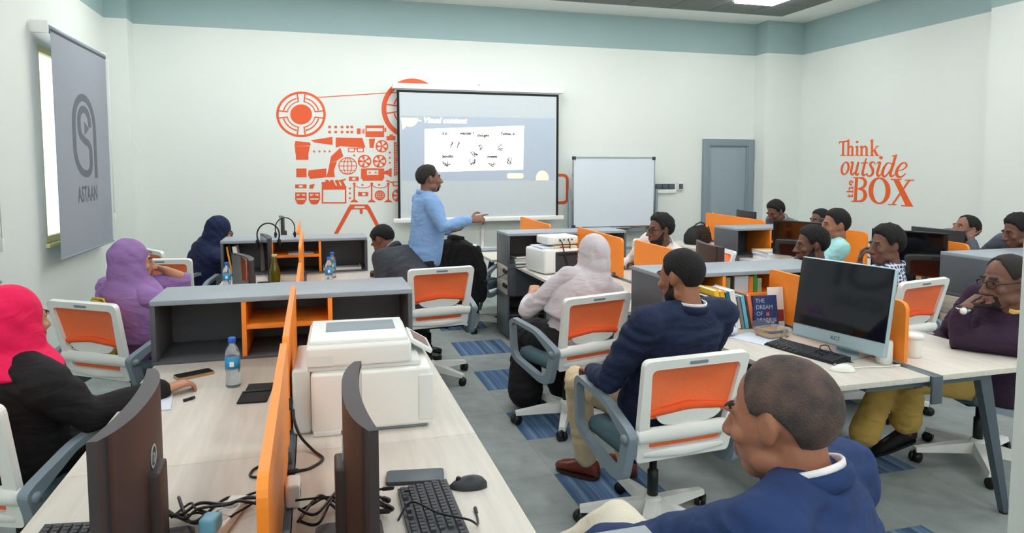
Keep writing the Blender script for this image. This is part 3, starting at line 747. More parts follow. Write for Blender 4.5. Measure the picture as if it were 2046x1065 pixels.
CHAIRS = [  # hub x, y, heading (degrees left of +Y), lift, label
    (1.52, 2.86, 4, .03, 'white office chair with orange back holding the man in the navy blazer'),
    (1.60, 4.24, 15, 0, 'white and orange office chair of the woman in the pale grey headscarf'),
    (.87, 5.44, 8, .035, 'white and orange chair by the cabinet end, below the dark suited man'),
    (-1.11, 4.72, -34, .02, 'white and orange chair of the woman in the lilac headscarf'),
    (-1.13, 3.03, -22, 0, 'white and orange chair at the bottom corner holding the woman in black'),
    (-1.18, 6.62, -12, .03, 'empty office chair with orange back behind the lilac headscarf'),
    (-1.22, 7.42, -58, .01, 'orange-backed chair of the woman in the navy headscarf'),
    (3.58, 7.30, 12, 0, 'empty orange-backed chair between middle cabinet and the man in white'),
    (1.0, .97, 20, 0, 'chair under the nearest man, only a corner of its back showing'),
    (1.65, 7.10, -50, .02, 'office chair draped with the black jacket'),
    (3.80, 3.90, 12, .05, 'white and orange chair of the man in the checked shirt'),
    (3.64, 2.96, 74, 0, 'white based office chair of the man in the plum jacket'),
    (3.54, 5.95, 80, .0, 'chair of the man in the white shirt, hidden behind the divider'),
    (3.62, 4.55, 62, 0, 'chair of the man with short beard behind the silver computer'),
    (3.92, 5.32, 62, 0, 'chair of the man in the mint shirt'),
    (6.02, 7.22, 60, .0, 'chair of the man in the grey suit by the far corner'),
    (6.02, 6.30, 70, .0, 'chair of the man half hidden behind the mint shirt'),
    (6.10, 5.36, 70, .0, 'chair of the man behind the two black monitors'),
    (6.05, 4.54, 70, .0, 'chair of the man at the far right edge'),
]
CH = []
for k, (x, y, a, lift, lab) in enumerate(CHAIRS):
    o = chair0 if k == 0 else copy_tree(chair0)
    o.location = (x, y, 0); o.rotation_euler = (0, 0, math.radians(a)); o['label'] = lab
    if lift:
        for c in o.children:
            if c.name.split('.')[0] not in ('star_base', 'caster', 'gas_lift'): c.location.z += lift
    CH.append(o)

# ================================================================== THINGS ON THE DESKS
SCREENB = mat('black_glass_screen', (10, 11, 13), .06, spec=.5, ior=1.9)
BROWNB = mat('dark_brown_plastic', (62, 56, 58), .5)
SILVER = mat('silver_paint', (176, 198, 206), .35, metal=.2)
def fix_normals(me, c):
    """open strips: turn every face away from the middle of the slab"""
    bm = bmesh.new(); bm.from_mesh(me)
    for f in bm.faces:
        d = f.calc_center_median() - c; n = f.normal
        d = Vector((d.x if abs(n.x) > .7 else 0, d.y if abs(n.y) > .4 else 0, d.z if abs(n.z) > .7 else 0))
        if n.dot(d) < 0: f.normal_flip()
    bm.to_mesh(me); bm.free()
def monitor(label, loc, rz, w=.54, h=.32, top=.40, curve=.02, back=CHARC, face=SCREENB, logo=None, tilt=0.0):
    """local: screen faces -Y, stands at origin on desk; top = height of upper edge"""
    t = thing('monitor', label, 'monitor', loc, rz, 'desktop monitors')
    N = 20; z1 = top; z0 = top - h
    def cy(x): return -curve * (2*x/w)**2 * 1.0
    m = MB(); rings = []
    def slab(name, ya, yb, inset, mt, parent, bulge=0):
        P4 = [[], [], [], []]
        for i in range(N + 1):
            x = -w/2 + inset + (w - 2*inset) * i / N; c = cy(x); bl = bulge * (1 - (2*x/w)**4)
            for k, p in enumerate(((x, ya + c, z0 + inset), (x, ya + c, z1 - inset), (x, yb + c + bl, z1 - inset), (x, yb + c + bl, z0 + inset))): P4[k].append(p)
        mb = MB()
        for k in range(4):
            A, B = P4[k], P4[(k+1) % 4]
            mb.add(A + B, [(i, i+1, N+2+i, N+1+i) for i in range(N)], True)
        for i in (0, N): mb.add([P4[k][i] for k in range(4)], [(0, 1, 2, 3)])
        bmm = mb.build(name, mt, parent); fix_normals(bmm.data, Vector((0, (ya + yb)/2, (z0 + z1)/2))); return bmm
    sh = slab('shell', -.008, .012, 0, back, t, .022)
    slab('screen', -.0095, -.008, .010, face, sh)
    MB().box(-.05, .05, .018, .055, max(.02, z0 - .05), z0 + .16, .008).build('stand_neck', back, t)
    MB().tube([(0, .036, .012), (0, .036, z0 + .05)], [(.045, .018), (.035, .014)], 10, side=(1, 0, 0)).build('stand_column', back, t)
    MB().prism(rrect(.24, .17, .03, 4, 0, .02), .012, MX((0, 0, 0), (1, 0, 0), (0, 1, 0), (0, 0, 1))).build('stand_base', back, t)
    if logo:
        M = MX((0, .0345, (z0+z1)/2 + .02), (-1, 0, 0), (0, 0, 1), (0, 1, 0))
        o = flat('logo', ribbon(circ(0, 0, .026, 24), .006, True) + ribbon([(-.010, .016), (-.010, -.012)], .004) + ribbon([(.0, .006), (.010, .004), (.008, -.018)], .004), M, SILVER, sh, .001)
    return t
Zd = .7505
monitor('black curved monitor seen from behind at the bottom beside the woman in black', (-.42, 1.79, Zd), math.radians(-90), .53, .33, .40, .022, BROWNB, logo=True)
monitor('black curved monitor seen edge-on in front of the large white printer', (.09, 1.70, Zd), math.radians(90), .54, .33, .40, .022, BROWNB, logo=True)
monitor('low curved monitor beside the olive bottle', (-.47, 5.12, Zd), math.radians(-72), .52, .29, .33, .03, BROWNB)
monitor('upright black monitor with a headset hung over it', (-.38, 5.86, Zd), math.radians(-80), .50, .33, .40, .01, CHARC)
monitor('small dark monitor above the far left cabinet top', (-.33, 7.35, Zd), math.radians(-85), .46, .30, .45, .0, CHARC)
monitor('dark curved monitor behind the shelf of books, next to the orange divider', (2.94, 4.72, Zd), math.radians(78), .56, .30, .36, .03, BROWNB)
monitor('large black screen next to the paper files and plastic cup', (4.60, 5.72, Zd), math.radians(-72), .58, .35, .42, .0, BLACK)
monitor('dark monitor above the far right cabinet in front of the door', (5.12, 7.34, Zd), math.radians(80), .52, .30, .42, .0, CHARC)
monitor('large black screen behind the man in the checked shirt', (4.70, 4.52, Zd), math.radians(-72), .60, .36, .43, .0, BLACK)
monitor('black monitor seen from behind below the balding man', (5.22, 4.72, Zd), math.radians(90), .52, .32, .42, .0, CHARC)
monitor('small grey monitor in front of the half hidden man', (5.12, 5.86, Zd), math.radians(90), .40, .26, .42, .0, CHARC)

# ---------------- silver all-in-one computer
t = thing('all_in_one_computer', 'large silver all-in-one computer with a black glass screen on the right desk', 'computer', (2.515, 2.84, Zd), math.radians(-78))
T = Matrix.Translation((0, 0, .05)) @ Matrix.Rotation(math.radians(-9), 4, 'X')
def tb(name, mt, par, *a, b=0): return MB().box(*a, b, T).build(name, mt, par)
bd = tb('body', SILVER, t, -.265, .265, 0, .03, 0, .43, b=.012)
tb('screen', SCREENB, bd, -.255, .255, -.003, 0, .075, .42)
tb('bezel_strip', BLACK, bd, -.259, .259, -.0015, .002, .07, .424)
text('KCT', .028, CHARC, bd, T @ Vector((.0, -.0012, .03)), (math.radians(81), 0, 0))
MB().box(-.10, .10, .0, .16, 0, .008, .003).build('stand_foot', SILVER, t)
MB().add([(-.06, .10, .006), (.06, .10, .006), (.06, .11, .006), (-.06, .11, .006), (-.06, .07, .22), (.06, .07, .22), (.06, .085, .22), (-.06, .085, .22)], [(0, 1, 2, 3), (4, 7, 6, 5), (0, 4, 5, 1), (1, 5, 6, 2), (2, 6, 7, 3), (3, 7, 4, 0)]).build('stand_arm', SILVER, t)

# ---------------- keyboards and mice
KEYM = mat('dark_key', (44, 47, 52), .5); KEYL = mat('light_key', (58, 62, 68), .5)
def keyboard(label, loc, rz, w=.44, d=.145, single=True):
    t = thing('keyboard', label, 'keyboard', loc, rz)
    MB().add([(-w/2, -d/2, 0), (w/2, -d/2, 0), (w/2, d/2, 0), (-w/2, d/2, 0), (-w/2, -d/2, .010), (w/2, -d/2, .010), (w/2, d/2, .022), (-w/2, d/2, .022)],
             [(0, 3, 2, 1), (4, 5, 6, 7), (0, 1, 5, 4), (1, 2, 6, 5), (2, 3, 7, 6), (3, 0, 4, 7)]).build('body', CHARC if single else BLACK, t)
    key = MB().add([(-.0078, -.0078, 0), (.0078, -.0078, 0), (.0078, .0078, 0), (-.0078, .0078, 0), (-.0062, -.0058, .006), (.0062, -.0058, .006), (.0062, .0068, .006), (-.0062, .0068, .006)],
                   [(4, 5, 6, 7), (0, 1, 5, 4), (1, 2, 6, 5), (2, 3, 7, 6), (3, 0, 4, 7)])
    km = key.mesh('key', KEYL)
    big = MB()
    cols = list(range(15)) + [15.5, 16.5, 17.5] + [19, 20, 21, 22]
    for r in range(6):
        for c in cols:
            if 15 <= c < 18 and r in (2, 4) : continue
            if r == 0 and 3 < c < 11 and c not in (5, 7, 9): continue
            x = -w/2 + .014 + c * (w - .03) / 22.4; y = -d/2 + .014 + r * (d - .026) / 5.2; z = .0105 + .012 * (y + d/2) / d
            if single: link('key', km, t, (x, y, z))
            else: big.add(key.v, key.f, False, Matrix.Translation((x, y, z)))
    if not single: tag(big.build('keys', KEYL, t), kind='stuff')
    return t
keyboard('black keyboard on the near desk beside the black mouse', (.29, 1.75, Zd), math.radians(-90))
keyboard('black keyboard at the bottom corner in front of the woman in black', (-.62, 1.78, Zd), math.radians(90), single=False)
keyboard('black keyboard in front of the silver all-in-one computer', (2.41, 2.92, Zd), math.radians(-78), .42, .13, single=False)
keyboard('dark keyboard by the plastic cup on the far right desk', (4.46, 5.45, Zd), math.radians(-80), .42, .13, single=False)
def mouse(label, loc, rz, mt, mt2):
    t = thing('computer_mouse', label, 'mouse', loc, rz)
    m = MB(); n = 18; rings = []
    for k in range(9):
        y = -.055 + .11*k/8; q = math.sqrt(max(0.02, 1 - (y/.058)**2)); hw = .031*q; hz = .034*q*(1.0 - .25*(y/.055))
        rings.append([(hw*math.cos(PI*j/(n-1)), y, max(.001, hz*math.sin(PI*j/(n-1)))) for j in range(n)])
    m.loft(rings); m.build('shell', mt, t)
    MB().cyl((-.004, .03, .025), (.004, .03, .025), .008).build('scroll_wheel', mt2, t)
    return t
mouse('black computer mouse on the near desk edge', (.425, 1.945, Zd), math.radians(80), CHARC, BLACK)
mouse('white computer mouse in front of the silver computer', (2.36, 2.61, Zd), math.radians(60), WHITEP, GREYP)

# ---------------- phones, wallet, pen, papers
def slab(name, label, cat, loc, rz, w, d, h, body, face, r=.012, edge=None):
    t = thing(name, label, cat, loc, rz)
    MB().prism(rrect(w, d, r, 4), h, None).build('body', body, t)
    MB().prism(rrect(w - .005, d - .005, r, 4), .0006, MX((0, 0, h), (1, 0, 0), (0, 1, 0), (0, 0, 1))).build('face', face, t)
    return t
GOLD = mat('tan_case', (176, 140, 96), .5)
slab('smartphone', 'black smartphone in a tan case next to the water bottle on the near desk', 'phone', (-.545, 3.37, Zd), math.radians(28), .16, .078, .012, GOLD, BLACK)
slab('smartphone', 'grey smartphone lying beside the black mouse', 'phone', (.28, 2.045, Zd), math.radians(-9), .175, .085, .010, CHARC, mat('phone_glass', (70, 84, 94), .1))
t = thing('wallet', 'black folded wallet beside the nearest orange divider', 'wallet', (-.255, 3.0, Zd), math.radians(-4))
MB().box(-.055, .06, -.10, .03, 0, .007, .002).build('lower_flap', BLACKM, t)
MB().box(-.045, .06, .032, .135, 0, .011, .003).build('upper_flap', BLACKM, t)
MB().tube([(-.05, .03, .008), (.06, .03, .010)], .004, 8).build('pen', BLACK, t)
t = thing('marker_pen', 'small black pen lying on the near desk', 'pen', (-.51, 3.01, Zd + .006), math.radians(42))
MB().cyl((-.022, 0, 0), (.012, 0, 0), .006).build('barrel', BLACK, t); MB().cyl((.012, 0, 0), (.026, 0, 0), .0065).build('cap', CHARC, t)
t = thing('notepad', 'small white notepad under the hand of the woman in black', 'notepad', (-.62, 2.99, Zd), math.radians(8))
MB().box(-.055, .05, -.09, .12, 0, .005, .001).build('page_block', PAPERB, t); MB().box(-.055, .05, .105, .12, .005, .007).build('binding', PAPER, t)

# ---------------- bottles
WATERP = mat('clear_plastic', (225, 240, 250), .05, trans=.92, ior=1.3); CAPB = mat('blue_cap', (28, 104, 210), .4)
LBLB = mat('blue_label', (40, 150, 205), .5); LBLW = mat('white_label', (235, 242, 248), .5)
def bottle(label, loc, s=1.0):
    t = thing('water_bottle', label, 'bottle', loc, 0, 'plastic water bottles'); S = Matrix.Scale(s, 4)
    MB().lathe([(.024, 0), (.031, .004), (.032, .02), (.030, .03), (.032, .04), (.030, .06), (.032, .075), (.0315, .13), (.032, .142), (.028, .165), (.017, .185), (.0135, .192), (.0135, .205)], 24, S).build('body', WATERP, t)
    MB().lathe([(.0322, .085), (.0322, .130)], 24, S).build('label_band', LBLB, t)
    MB().prism(rrect(.018, .022, .004, 3), .001, S @ MX((.0, -.0325, .108), (1, 0, 0), (0, 0, 1), (0, -1, 0))).build('label_mark', LBLW, t)
    MB().lathe([(.0155, .198), (.0165, .200), (.0165, .216), (.0145, .221)], 20, S).build('cap', CAPB, t)
    return t
bottle('small water bottle with blue cap on the near desk beside the phone', (-.355, 3.155, Zd), .98)
bottle('water bottle with blue label behind the cabinet next to the low curved monitor', (-.66, 5.68, Zd))
bottle('front water bottle of the pair by the dark suited man', (.105, 5.78, Zd))
bottle('rear water bottle of the pair by the dark suited man', (.14, 6.10, Zd))
OLIVE = mat('olive_glass', (92, 84, 12), .15, spec=.6)
t = thing('olive_bottle', 'tall olive green bottle standing by the monitor with a headset', 'bottle', (-.30, 5.50, Zd))
MB().lathe([(.034, 0), (.040, .006), (.041, .03), (.038, .045), (.041, .06), (.038, .09), (.041, .105), (.041, .15), (.034, .19), (.022, .225), (.018, .25), (.0175, .285)], 24).build('body', OLIVE, t)
MB().lathe([(.0195, .272), (.0195, .292)], 18).build('lip', mat('pale_olive', (196, 190, 120), .4), t)

# ---------------- large white printer on the near desk
t = thing('laser_printer', 'large white multifunction printer standing on the near desk', 'printer', (.152, 2.66, Zd), math.radians(-2))
bw = .20
MB().box(-.17, .255, -.20, .22, .012, .225, .012).build('body', WHITEP, t)
MB().box(-.235, -.172, -.165, .20, .0, .235, .012).build('side_cover', WHITEP2, t)
MB().box(.205, .262, -.205, -.16, .03, .20, .006).build('corner_panel', WHITEP2, t)
MB().box(-.165, -.07, -.203, -.10, .0, .02, .004).build('front_foot', WHITEP2, t)
MB().box(-.07, .24, -.19, .20, .003, .014).build('base', GREYP, t)  # grey slab standing in for the shadow gap under the printer
MB().box(-.18, .22, -.17, .20, .225, .245, .006).build('neck', WHITEP2, t)
lid = MB().box(-.185, .185, -.185, .20, .243, .318, .012).build('scanner_unit', WHITEP, t)
MB().box(-.175, .175, -.155, .19, .316, .332, .006).build('scanner_lid', WHITEP, lid)
MB().box(-.12, .14, -.02, .14, .330, .3335, .001).build('document_tray', GREYP, lid)
MB().box(-.184, -.09, -.1862, -.184, .25, .285).build('side_latch', WHITEP2, lid)
p = MB().box(-.05, .05, -.10, .10, -.008, .008, .004, Matrix.Translation((.235, .06, .262)) @ Matrix.Rotation(math.radians(32), 4, 'Y')).build('control_panel', WHITEP2, t)
MB().box(-.035, .035, -.07, .07, .008, .0095, 0, Matrix.Translation((.235, .06, .262)) @ Matrix.Rotation(math.radians(32), 4, 'Y')).build('panel_screen', mat('panel_brown', (120, 84, 70), .3), p)
MB().tube([(-.230, -.13, .13), (-.242, -.15, .125), (-.242, -.19, .11)], .008, 8).build('plug', BLACK, t)

# ---------------- small printer with projector on it
t = thing('small_printer', 'small white laser printer with dark front on the middle desk', 'printer', (2.10, 5.92, Zd), math.radians(10))
MB().box(-.19, .18, -.17, .20, .006, .225, .025).build('body', WHITEP, t)
MB().box(-.075, .155, -.178, -.16, .02, .20, .006).build('front_panel', CHARC, t)
MB().box(-.06, .14, -.182, -.17, .165, .188, .003).build('slot', BLACK, t)
for x in (-.15, .14): MB().lathe([(.015, 0), (.015, .01)], 10, Matrix.Translation((x, -.1, 0))).build('foot', BLACK, t)
t = thing('paper_stack', 'stack of white paper sheets under the projector', 'paper', (2.10, 5.93, Zd + .226), math.radians(4))
MB().box(-.17, -.02, -.14, .14, 0, .012, .002).build('loose_sheets', PAPERB, t)
MB().box(-.05, .17, -.15, .14, 0.0, .022, .002).build('folder', mat('cream_folder', (226, 214, 180), .6), t)
MB().box(.0, .10, -.151, -.149, .004, .016).build('red_print', mat('red_print', (200, 50, 40), .6), t)
t = thing('projector', 'white data projector standing on the small printer', 'projector', (2.14, 5.93, Zd + .249), math.radians(6))
MB().box(-.155, .155, -.12, .13, .008, .085, .018).build('body', WHITEP, t)
MB().box(-.05, .11, -.122, -.115, .035, .07, .002).build('port_panel', WHITEP2, t)
for x in (-.04, .0, .045, .08): MB().box(x, x + .014, -.124, -.12, .045, .058).build('port', BLACK, t)
for x in (-.12, .12): MB().lathe([(.012, 0), (.012, .01)], 10, Matrix.Translation((x, -.08, 0))).build('foot', BLACK, t)
MB().tube([(-.03, -.122, .05), (-.03, -.16, .03), (-.01, -.19, -.10), (.03, -.20, -.22)], .006, 6).build('cable', BLACK, t)
MB().tube([(.05, -.122, .05), (.055, -.15, .02), (.05, -.16, -.06)], .005, 6).build('cable', BLACK, t)

# ---------------- cups, tub, container, glass
t = thing('paper_cup', 'white lidded paper cup behind the orange divider', 'cup', (2.885, 2.72, Zd))
MB().lathe([(.036, 0), (.040, .004), (.046, .09), (.046, .095)], 24).build('tub', WHITEP, t); MB().lathe([(.049, .093), (.050, .108), (.044, .116), (.03, .118)], 24).build('lid', WHITEP2, t)
t = thing('white_tumbler', 'white tumbler at the foot of the silver computer', 'tumbler', (2.655, 2.665, Zd))
MB().lathe([(.034, 0), (.037, .004), (.038, .10), (.034, .112), (.02, .115)], 24).build('body', WHITEP, t); MB().lathe([(.014, .115), (.016, .13), (.012, .14)], 16).build('knob', mat('dark_red_plastic', (96, 30, 40), .4), t)
t = thing('food_container', 'clear plastic food container in front of the books', 'container', (2.47, 3.27, Zd), math.radians(10))
FOOD = mat('food_yellow', (222, 180, 120), .7)
MB().loft([[(p[0], p[1], 0) for p in rrect(.15, .12, .02)], [(p[0]*1.2, p[1]*1.2, .05) for p in rrect(.15, .12, .02)]], False).build('tray', WATERP, t)
MB().box(-.06, .06, -.045, .045, .004, .022, .008).build('food', FOOD, t)
MB().box(-.085, .085, .06, .064, .05, .085, .0015).build('open_lid', WATERP, t)
t = thing('plastic_cup', 'clear plastic cup beside the large black screen', 'cup', (4.60, 5.30, Zd))
MB().lathe([(.030, 0), (.034, .003), (.044, .085), (.042, .085), (.031, .006)], 20).build('wall', WATERP, t); MB().lathe([(.029, .006), (.032, .02)], 20).build('water', WATERP, t)
t = thing('tissue', 'crumpled white tissue next to the food container', 'tissue', (2.24, 3.36, Zd))
m = MB(); m.ell((0, 0, .03), (.06, .05, .03))
m.v = [tuple(Vector(p) * (1 + .5*noise.noise(Vector(p)*40))) for p in m.v]; m.build('tissue', PAPERB, t)
t = thing('paper_sheet', 'white paper sheet under the food container', 'paper', (2.36, 3.22, Zd + .0), math.radians(22))
MB().box(-.10, .10, -.14, .14, 0, .002).build('sheet', PAPERB, t)
t = thing('paper_sheet', 'white paper sheets behind the white cup near the plum sleeve', 'paper', (3.02, 3.12, Zd), math.radians(-20))
MB().box(-.10, .10, -.14, .14, 0, .006, .001).build('sheet', PAPER, t)
t = thing('paper_sheet', 'papers on the middle desk by the grey headscarf elbow', 'paper', (2.72, 4.62, Zd), math.radians(5))
MB().box(-.11, .11, -.15, .15, 0, .02, .002).build('sheet', PAPER, t)
t = thing('paper_sheet', 'bluish paper on the middle desk edge below the small printer', 'paper', (2.02, 5.52, Zd), math.radians(12))
MB().box(-.09, .09, -.12, .12, 0, .004, .001).build('sheet', PAPERB, t)
t = thing('laptop', 'closed grey laptop on the desk behind the middle cabinet', 'laptop', (1.95, 7.62, Zd), math.radians(5))
MB().box(-.15, .15, -.11, .11, 0, .010, .003).build('base', GREYP, t); MB().box(-.15, .15, -.11, .11, .011, .019, .003).build('lid', GREYP, t)
# paper files
MANILA = mat('manila', (220, 200, 160), .7); LILAC = mat('lilac_folder', (196, 200, 228), .6)
zz = Zd
for k, (mt, th, a, lab) in enumerate(((PAPER, .03, 4, 'white paper bundle at the bottom of the file pile'), (LILAC, .022, -3, 'lilac plastic folder second in the file pile'), (PAPER, .014, 8, 'white paper sheets in the middle of the file pile'), (LILAC, .012, 2, 'upper lilac folder below the brown envelope'), (MANILA, .012, -6, 'brown envelope on top of the file pile'))):
    t = thing('file_folder', lab, 'folder', (4.58, 6.10 + .008*k, zz), math.radians(a), 'pile of paper files')
    MB().box(-.14, .14, -.13, .13, 0, th, .002).build('cover', mt, t); MB().box(-.138, .135, -.132, .126, .002, max(.004, th - .003)).build('pages', PAPER, t); zz += th + .0005
# black bag
BAGM = mat('black_nylon', (24, 26, 28), .7, bump=.2, bscale=60)
t = thing('black_bag', 'black soft shoulder bag on the desk near the door', 'bag', (4.62, 7.62, Zd), math.radians(30))
m = MB(); m.loft([[(p[0], p[1]*q, z) for p in rrect(.44*w, .20, .06, 5)] for w, q, z in ((.9, .9, .0), (1, 1, .03), (.98, .95, .12), (.8, .6, .19), (.55, .2, .225))]); m.build('body', BAGM, t)
MB().box(-.12, .12, -.12, -.095, .03, .12, .01).build('front_pocket', BAGM, t)
MB().tube([(-.16, 0, .19), (-.10, -.03, .25), (.02, -.03, .27), (.12, -.03, .24), (.17, 0, .18)], (.009), 8).build('strap', BLACK, t)
MB().tube([(.18, 0, .16), (.24, -.02, .20), (.26, -.03, .10), (.20, -.02, .02)], .008, 8).build('strap_end', BLACK, t)

# ---------------- books
def book(label, loc, w, d, h, mt, rz=0, rx=0, ry=0, grp='books in the shelf cabinet', spine=None, sp_mt=None, cover=None):
    """spine faces -Y; w thickness, d depth, h height"""
    t = thing('book', label, 'book', loc, 0, grp, rot=(rx, ry, rz))
    c = MB().box(0, w, 0, .003, 0, h).box(0, .003, .003, d, 0, h).box(w - .003, w, .003, d, 0, h).build('cover', mt, t)
    MB().box(.003, w - .003, .003, d - .004, .004, h - .004).build('pages', PAPER, t)
    if spine:
        text(spine, min(w*.75, .03), sp_mt or PAPER, c, (w/2 - min(w*.75, .03)*.33, -.0005, h*.5), (PI/2, PI/2, 0), fat=.0006)
    return t
C = lambda n, c: mat('cover_' + n, c, .5)
bx, by, bz = 2.02, 3.71, .761
row = [('thin white book with grey spine beside the man in the navy blazer', .016, .17, .21, C('white', (226, 228, 226)), None), ('blue hardback on the book shelf near the navy shoulder', .022, .18, .24, C('blue', (34, 120, 190)), None),
       ('second blue paperback on the book shelf', .026, .18, .225, C('skyblue', (60, 150, 205)), None), ('small red and white paperback on the book shelf', .022, .16, .20, C('coral', (226, 110, 90)), None),
       ('cream hardback beside the black book with white title', .03, .19, .23, C('cream', (226, 212, 200)), None), ('black book with white title on its spine', .034, .18, .23, C('black', (28, 26, 28)), 'WHY NATIONS')]
x = 2.10
for lab, w, d, h, mt, sp in row:
    book(lab, (x, by, bz), w, d, h, mt, spine=sp); x += w + .001
LEAN = [('slim black book leaning against the orange partition', 2.435, 3.44, .030, .17, .20, C('black2', (52, 46, 44)), 0, 10, 'SECRETS'), ('large yellow folder of papers leaning in the shelf', 2.475, 3.50, .03, .20, .24, C('yellow', (250, 200, 50)), 0, 11, None),
        ('yellow book leaning beside the yellow folder', 2.515, 3.44, .028, .19, .235, C('amber', (246, 178, 30)), 0, 12, None), ('teal edged white book leaning in the middle of the row', 2.555, 3.42, .022, .19, .23, C('teal', (20, 110, 130)), 0, 13, None),
        ('tall white book leaning in the middle of the row', 2.582, 3.42, .034, .20, .235, C('white2', (236, 236, 232)), 0, 13, None), ('grey paperback leaning right of the tall white book', 2.622, 3.38, .018, .17, .20, C('grey', (130, 130, 134)), 0, 12, None),
        ('pale blue paperback leaning next to the grey one', 2.648, 3.37, .022, .17, .20, C('paleblue', (110, 190, 210)), 0, 12, None), ('brown edged book leaning behind the orange and white spine', 2.676, 3.36, .012, .17, .205, C('brown', (90, 70, 60)), 0, 12, None),
        ('orange and white spined book beside the dark blue cover', 2.690, 3.35, .024, .17, .20, C('orangew', (240, 130, 90)), 0, 12, None)]
for lab, X, Y, w, d, h, mt, rz, ry, sp in LEAN:
    book(lab, (X - .215, 3.462, Zd + .001), w, d, h, mt, 0, 0, math.radians(-ry), spine=sp)
t = thing('book', 'dark blue book facing out, its cover title about dream and reason', 'book', (2.47, 3.42, Zd + .001), 0, 'books in the shelf cabinet', rot=(math.radians(-12), 0, math.radians(-6)))
NAVYC = C('navy', (30, 54, 104))
c = MB().box(0, .15, 0, .004, 0, .20).box(0, .15, .022, .026, 0, .20).box(0, .004, .004, .022, 0, .20).build('cover', NAVYC, t)
MB().box(.004, .147, .004, .022, .003, .197).build('pages', PAPER, t)
PRT = mat('pale_print', (170, 184, 206), .5)
for k, s in enumerate(('THE', 'DREAM', 'OF', 'REASON')): text(s, .034, PRT, c, (.012, -.0006, .158 - .038*k), (PI/2, 0, 0), align='LEFT', space=.95)
flat('emblem', [star(.085, .09, .016)], MX((0, -.0004, 0), (1, 0, 0), (0, 0, 1), (0, -1, 0)), mat('red_print2', (226, 90, 70), .5), c, .0008)
t = thing('magazine', 'white magazine with pink title propped against the orange divider', 'magazine', (2.60, 3.47, Zd + .001), 0, rot=(math.radians(-8), 0, math.radians(-4)))
c = MB().box(0, .103, 0, .005, 0, .235).build('cover', PAPER, t); MB().box(.003, .101, .005, .011, .002, .232).build('pages', PAPERB, t)
text('azine', .045, mat('pink_print', (180, 40, 90), .5), c, (.04, -.0006, .12), (PI/2, -PI/2, 0), fat=.001)
MB().box(.06, .10, -.001, 0, .03, .10).build('photo', mat('photo_red', (150, 60, 66), .5), c)
# upper compartment of that cabinet: books lying and standing
for k, (w, h, mt, lab) in enumerate(((.03, .10, C('olive', (150, 160, 120)), 'small green book in the upper compartment'), (.018, .11, C('black3', (40, 40, 40)), 'thin black book in the upper compartment'), (.10, .105, C('ice', (196, 214, 224)), 'wide pale blue box file in the upper compartment'), (.03, .10, C('orange', (238, 140, 60)), 'orange paperback in the upper compartment'), (.022, .11, C('green', (40, 170, 80)), 'bright green book in the upper compartment'), (.03, .085, C('sage', (170, 186, 160)), 'sage booklet at the end of the upper compartment'))):
    book(lab, (2.45 + (0, .035, .06, .165, .2, .226)[k], 3.70, .9185), w, .16, h, mt)
# books on the middle cabinet
zz = .761
for k, (mt, lab) in enumerate(((C('white3', (232, 232, 228)), 'white book at the bottom of the pile beside the small printer'), (C('green2', (30, 140, 80)), 'green book in the pile beside the small printer'), (C('darkb', (58, 50, 44)), 'dark book on top of the pile beside the small printer'))):
    t = thing('book', lab, 'book', (1.99, 6.50, zz), math.radians((2, -4, 6)[k]), 'books beside the small printer')
    w = .024
    MB().box(-.11, .11, -.08, .08, 0, .003).box(-.11, .11, -.08, .08, w - .003, w).box(-.11, .11, .077, .08, .003, w - .003).build('cover', mt, t); MB().box(-.107, .107, -.078, .077, .003, w - .003).build('pages', PAPER, t); zz += w + .0005
# magazines in the far left cabinet
for k, (X, w, mt, lab) in enumerate(((-.715, .014, C('orange4', (236, 160, 70)), 'orange spined magazine leaning in the far left cabinet'), (-.69, .012, C('black5', (40, 38, 40)), 'black magazine leaning in the far left cabinet'), (-.665, .034, C('white5', (232, 234, 236)), 'white binder leaning in the far left cabinet'))):
    book(lab, (X, 6.47, .761), w, .2, .245, mt, 0, 0, math.radians(-9), grp='magazines in the far left cabinet')
t = thing('paper_sheet', 'sheet of paper lying on the orange shelf of the far left cabinet', 'paper', (-.12, 6.60, .9175), math.radians(3)); MB().box(-.12, .10, -.11, .11, 0, .006, .001).build('sheet', PAPERB, t)
t = thing('document_tray', 'flat white tray in the far left cabinet behind the water bottles', 'tray', (.24, 6.60, .761), 0); MB().box(-.17, .17, -.12, .12, 0, .006).box(-.17, .17, -.12, -.115, .006, .022).box(-.17, -.165, -.115, .12, .006, .022).box(.165, .17, -.115, .12, .006, .022).build('tray', WHITEP, t)
t = thing('small_box', 'small red and pink box behind the low curved monitor', 'box', (-.52, 5.72, Zd), math.radians(10)); MB().box(-.025, .025, -.02, .02, 0, .11, .004).build('carton', mat('maroon_card', (150, 40, 70), .6), t); MB().box(-.026, .026, -.021, .021, .08, .115, .004).build('lid', mat('pink_card', (200, 50, 120), .6), t)
# headset over the far monitor
t = thing('headset', 'black headset hung over the upright far monitor', 'headset', (-.36, 5.84, 1.06))
MB().tube([(.085*math.cos(a), .0, .10 + .095*math.sin(a)) for a in [PI*k/16 for k in range(-3, 20)]], .006, 8).build('headband', BLACK, t)
for s in (-1, 1): MB().ell((s*.082, 0, .035), (.016, .032, .036)).build('ear_cup', BLACKM, t)
t = thing('headphones', 'black wire loop headset behind the first one above the cabinet top', 'headset', (-.26, 6.60, 1.06))
MB().tube([(.085*math.cos(a), .0, .085 + .10*math.sin(a)) for a in [PI*k/16 for k in range(-3, 20)]], .005, 8).build('headband', BLACK, t)
for s in (-1, 1): MB().ell((s*.084, 0, .03), (.012, .026, .03)).build('ear_cup', BLACKM, t)

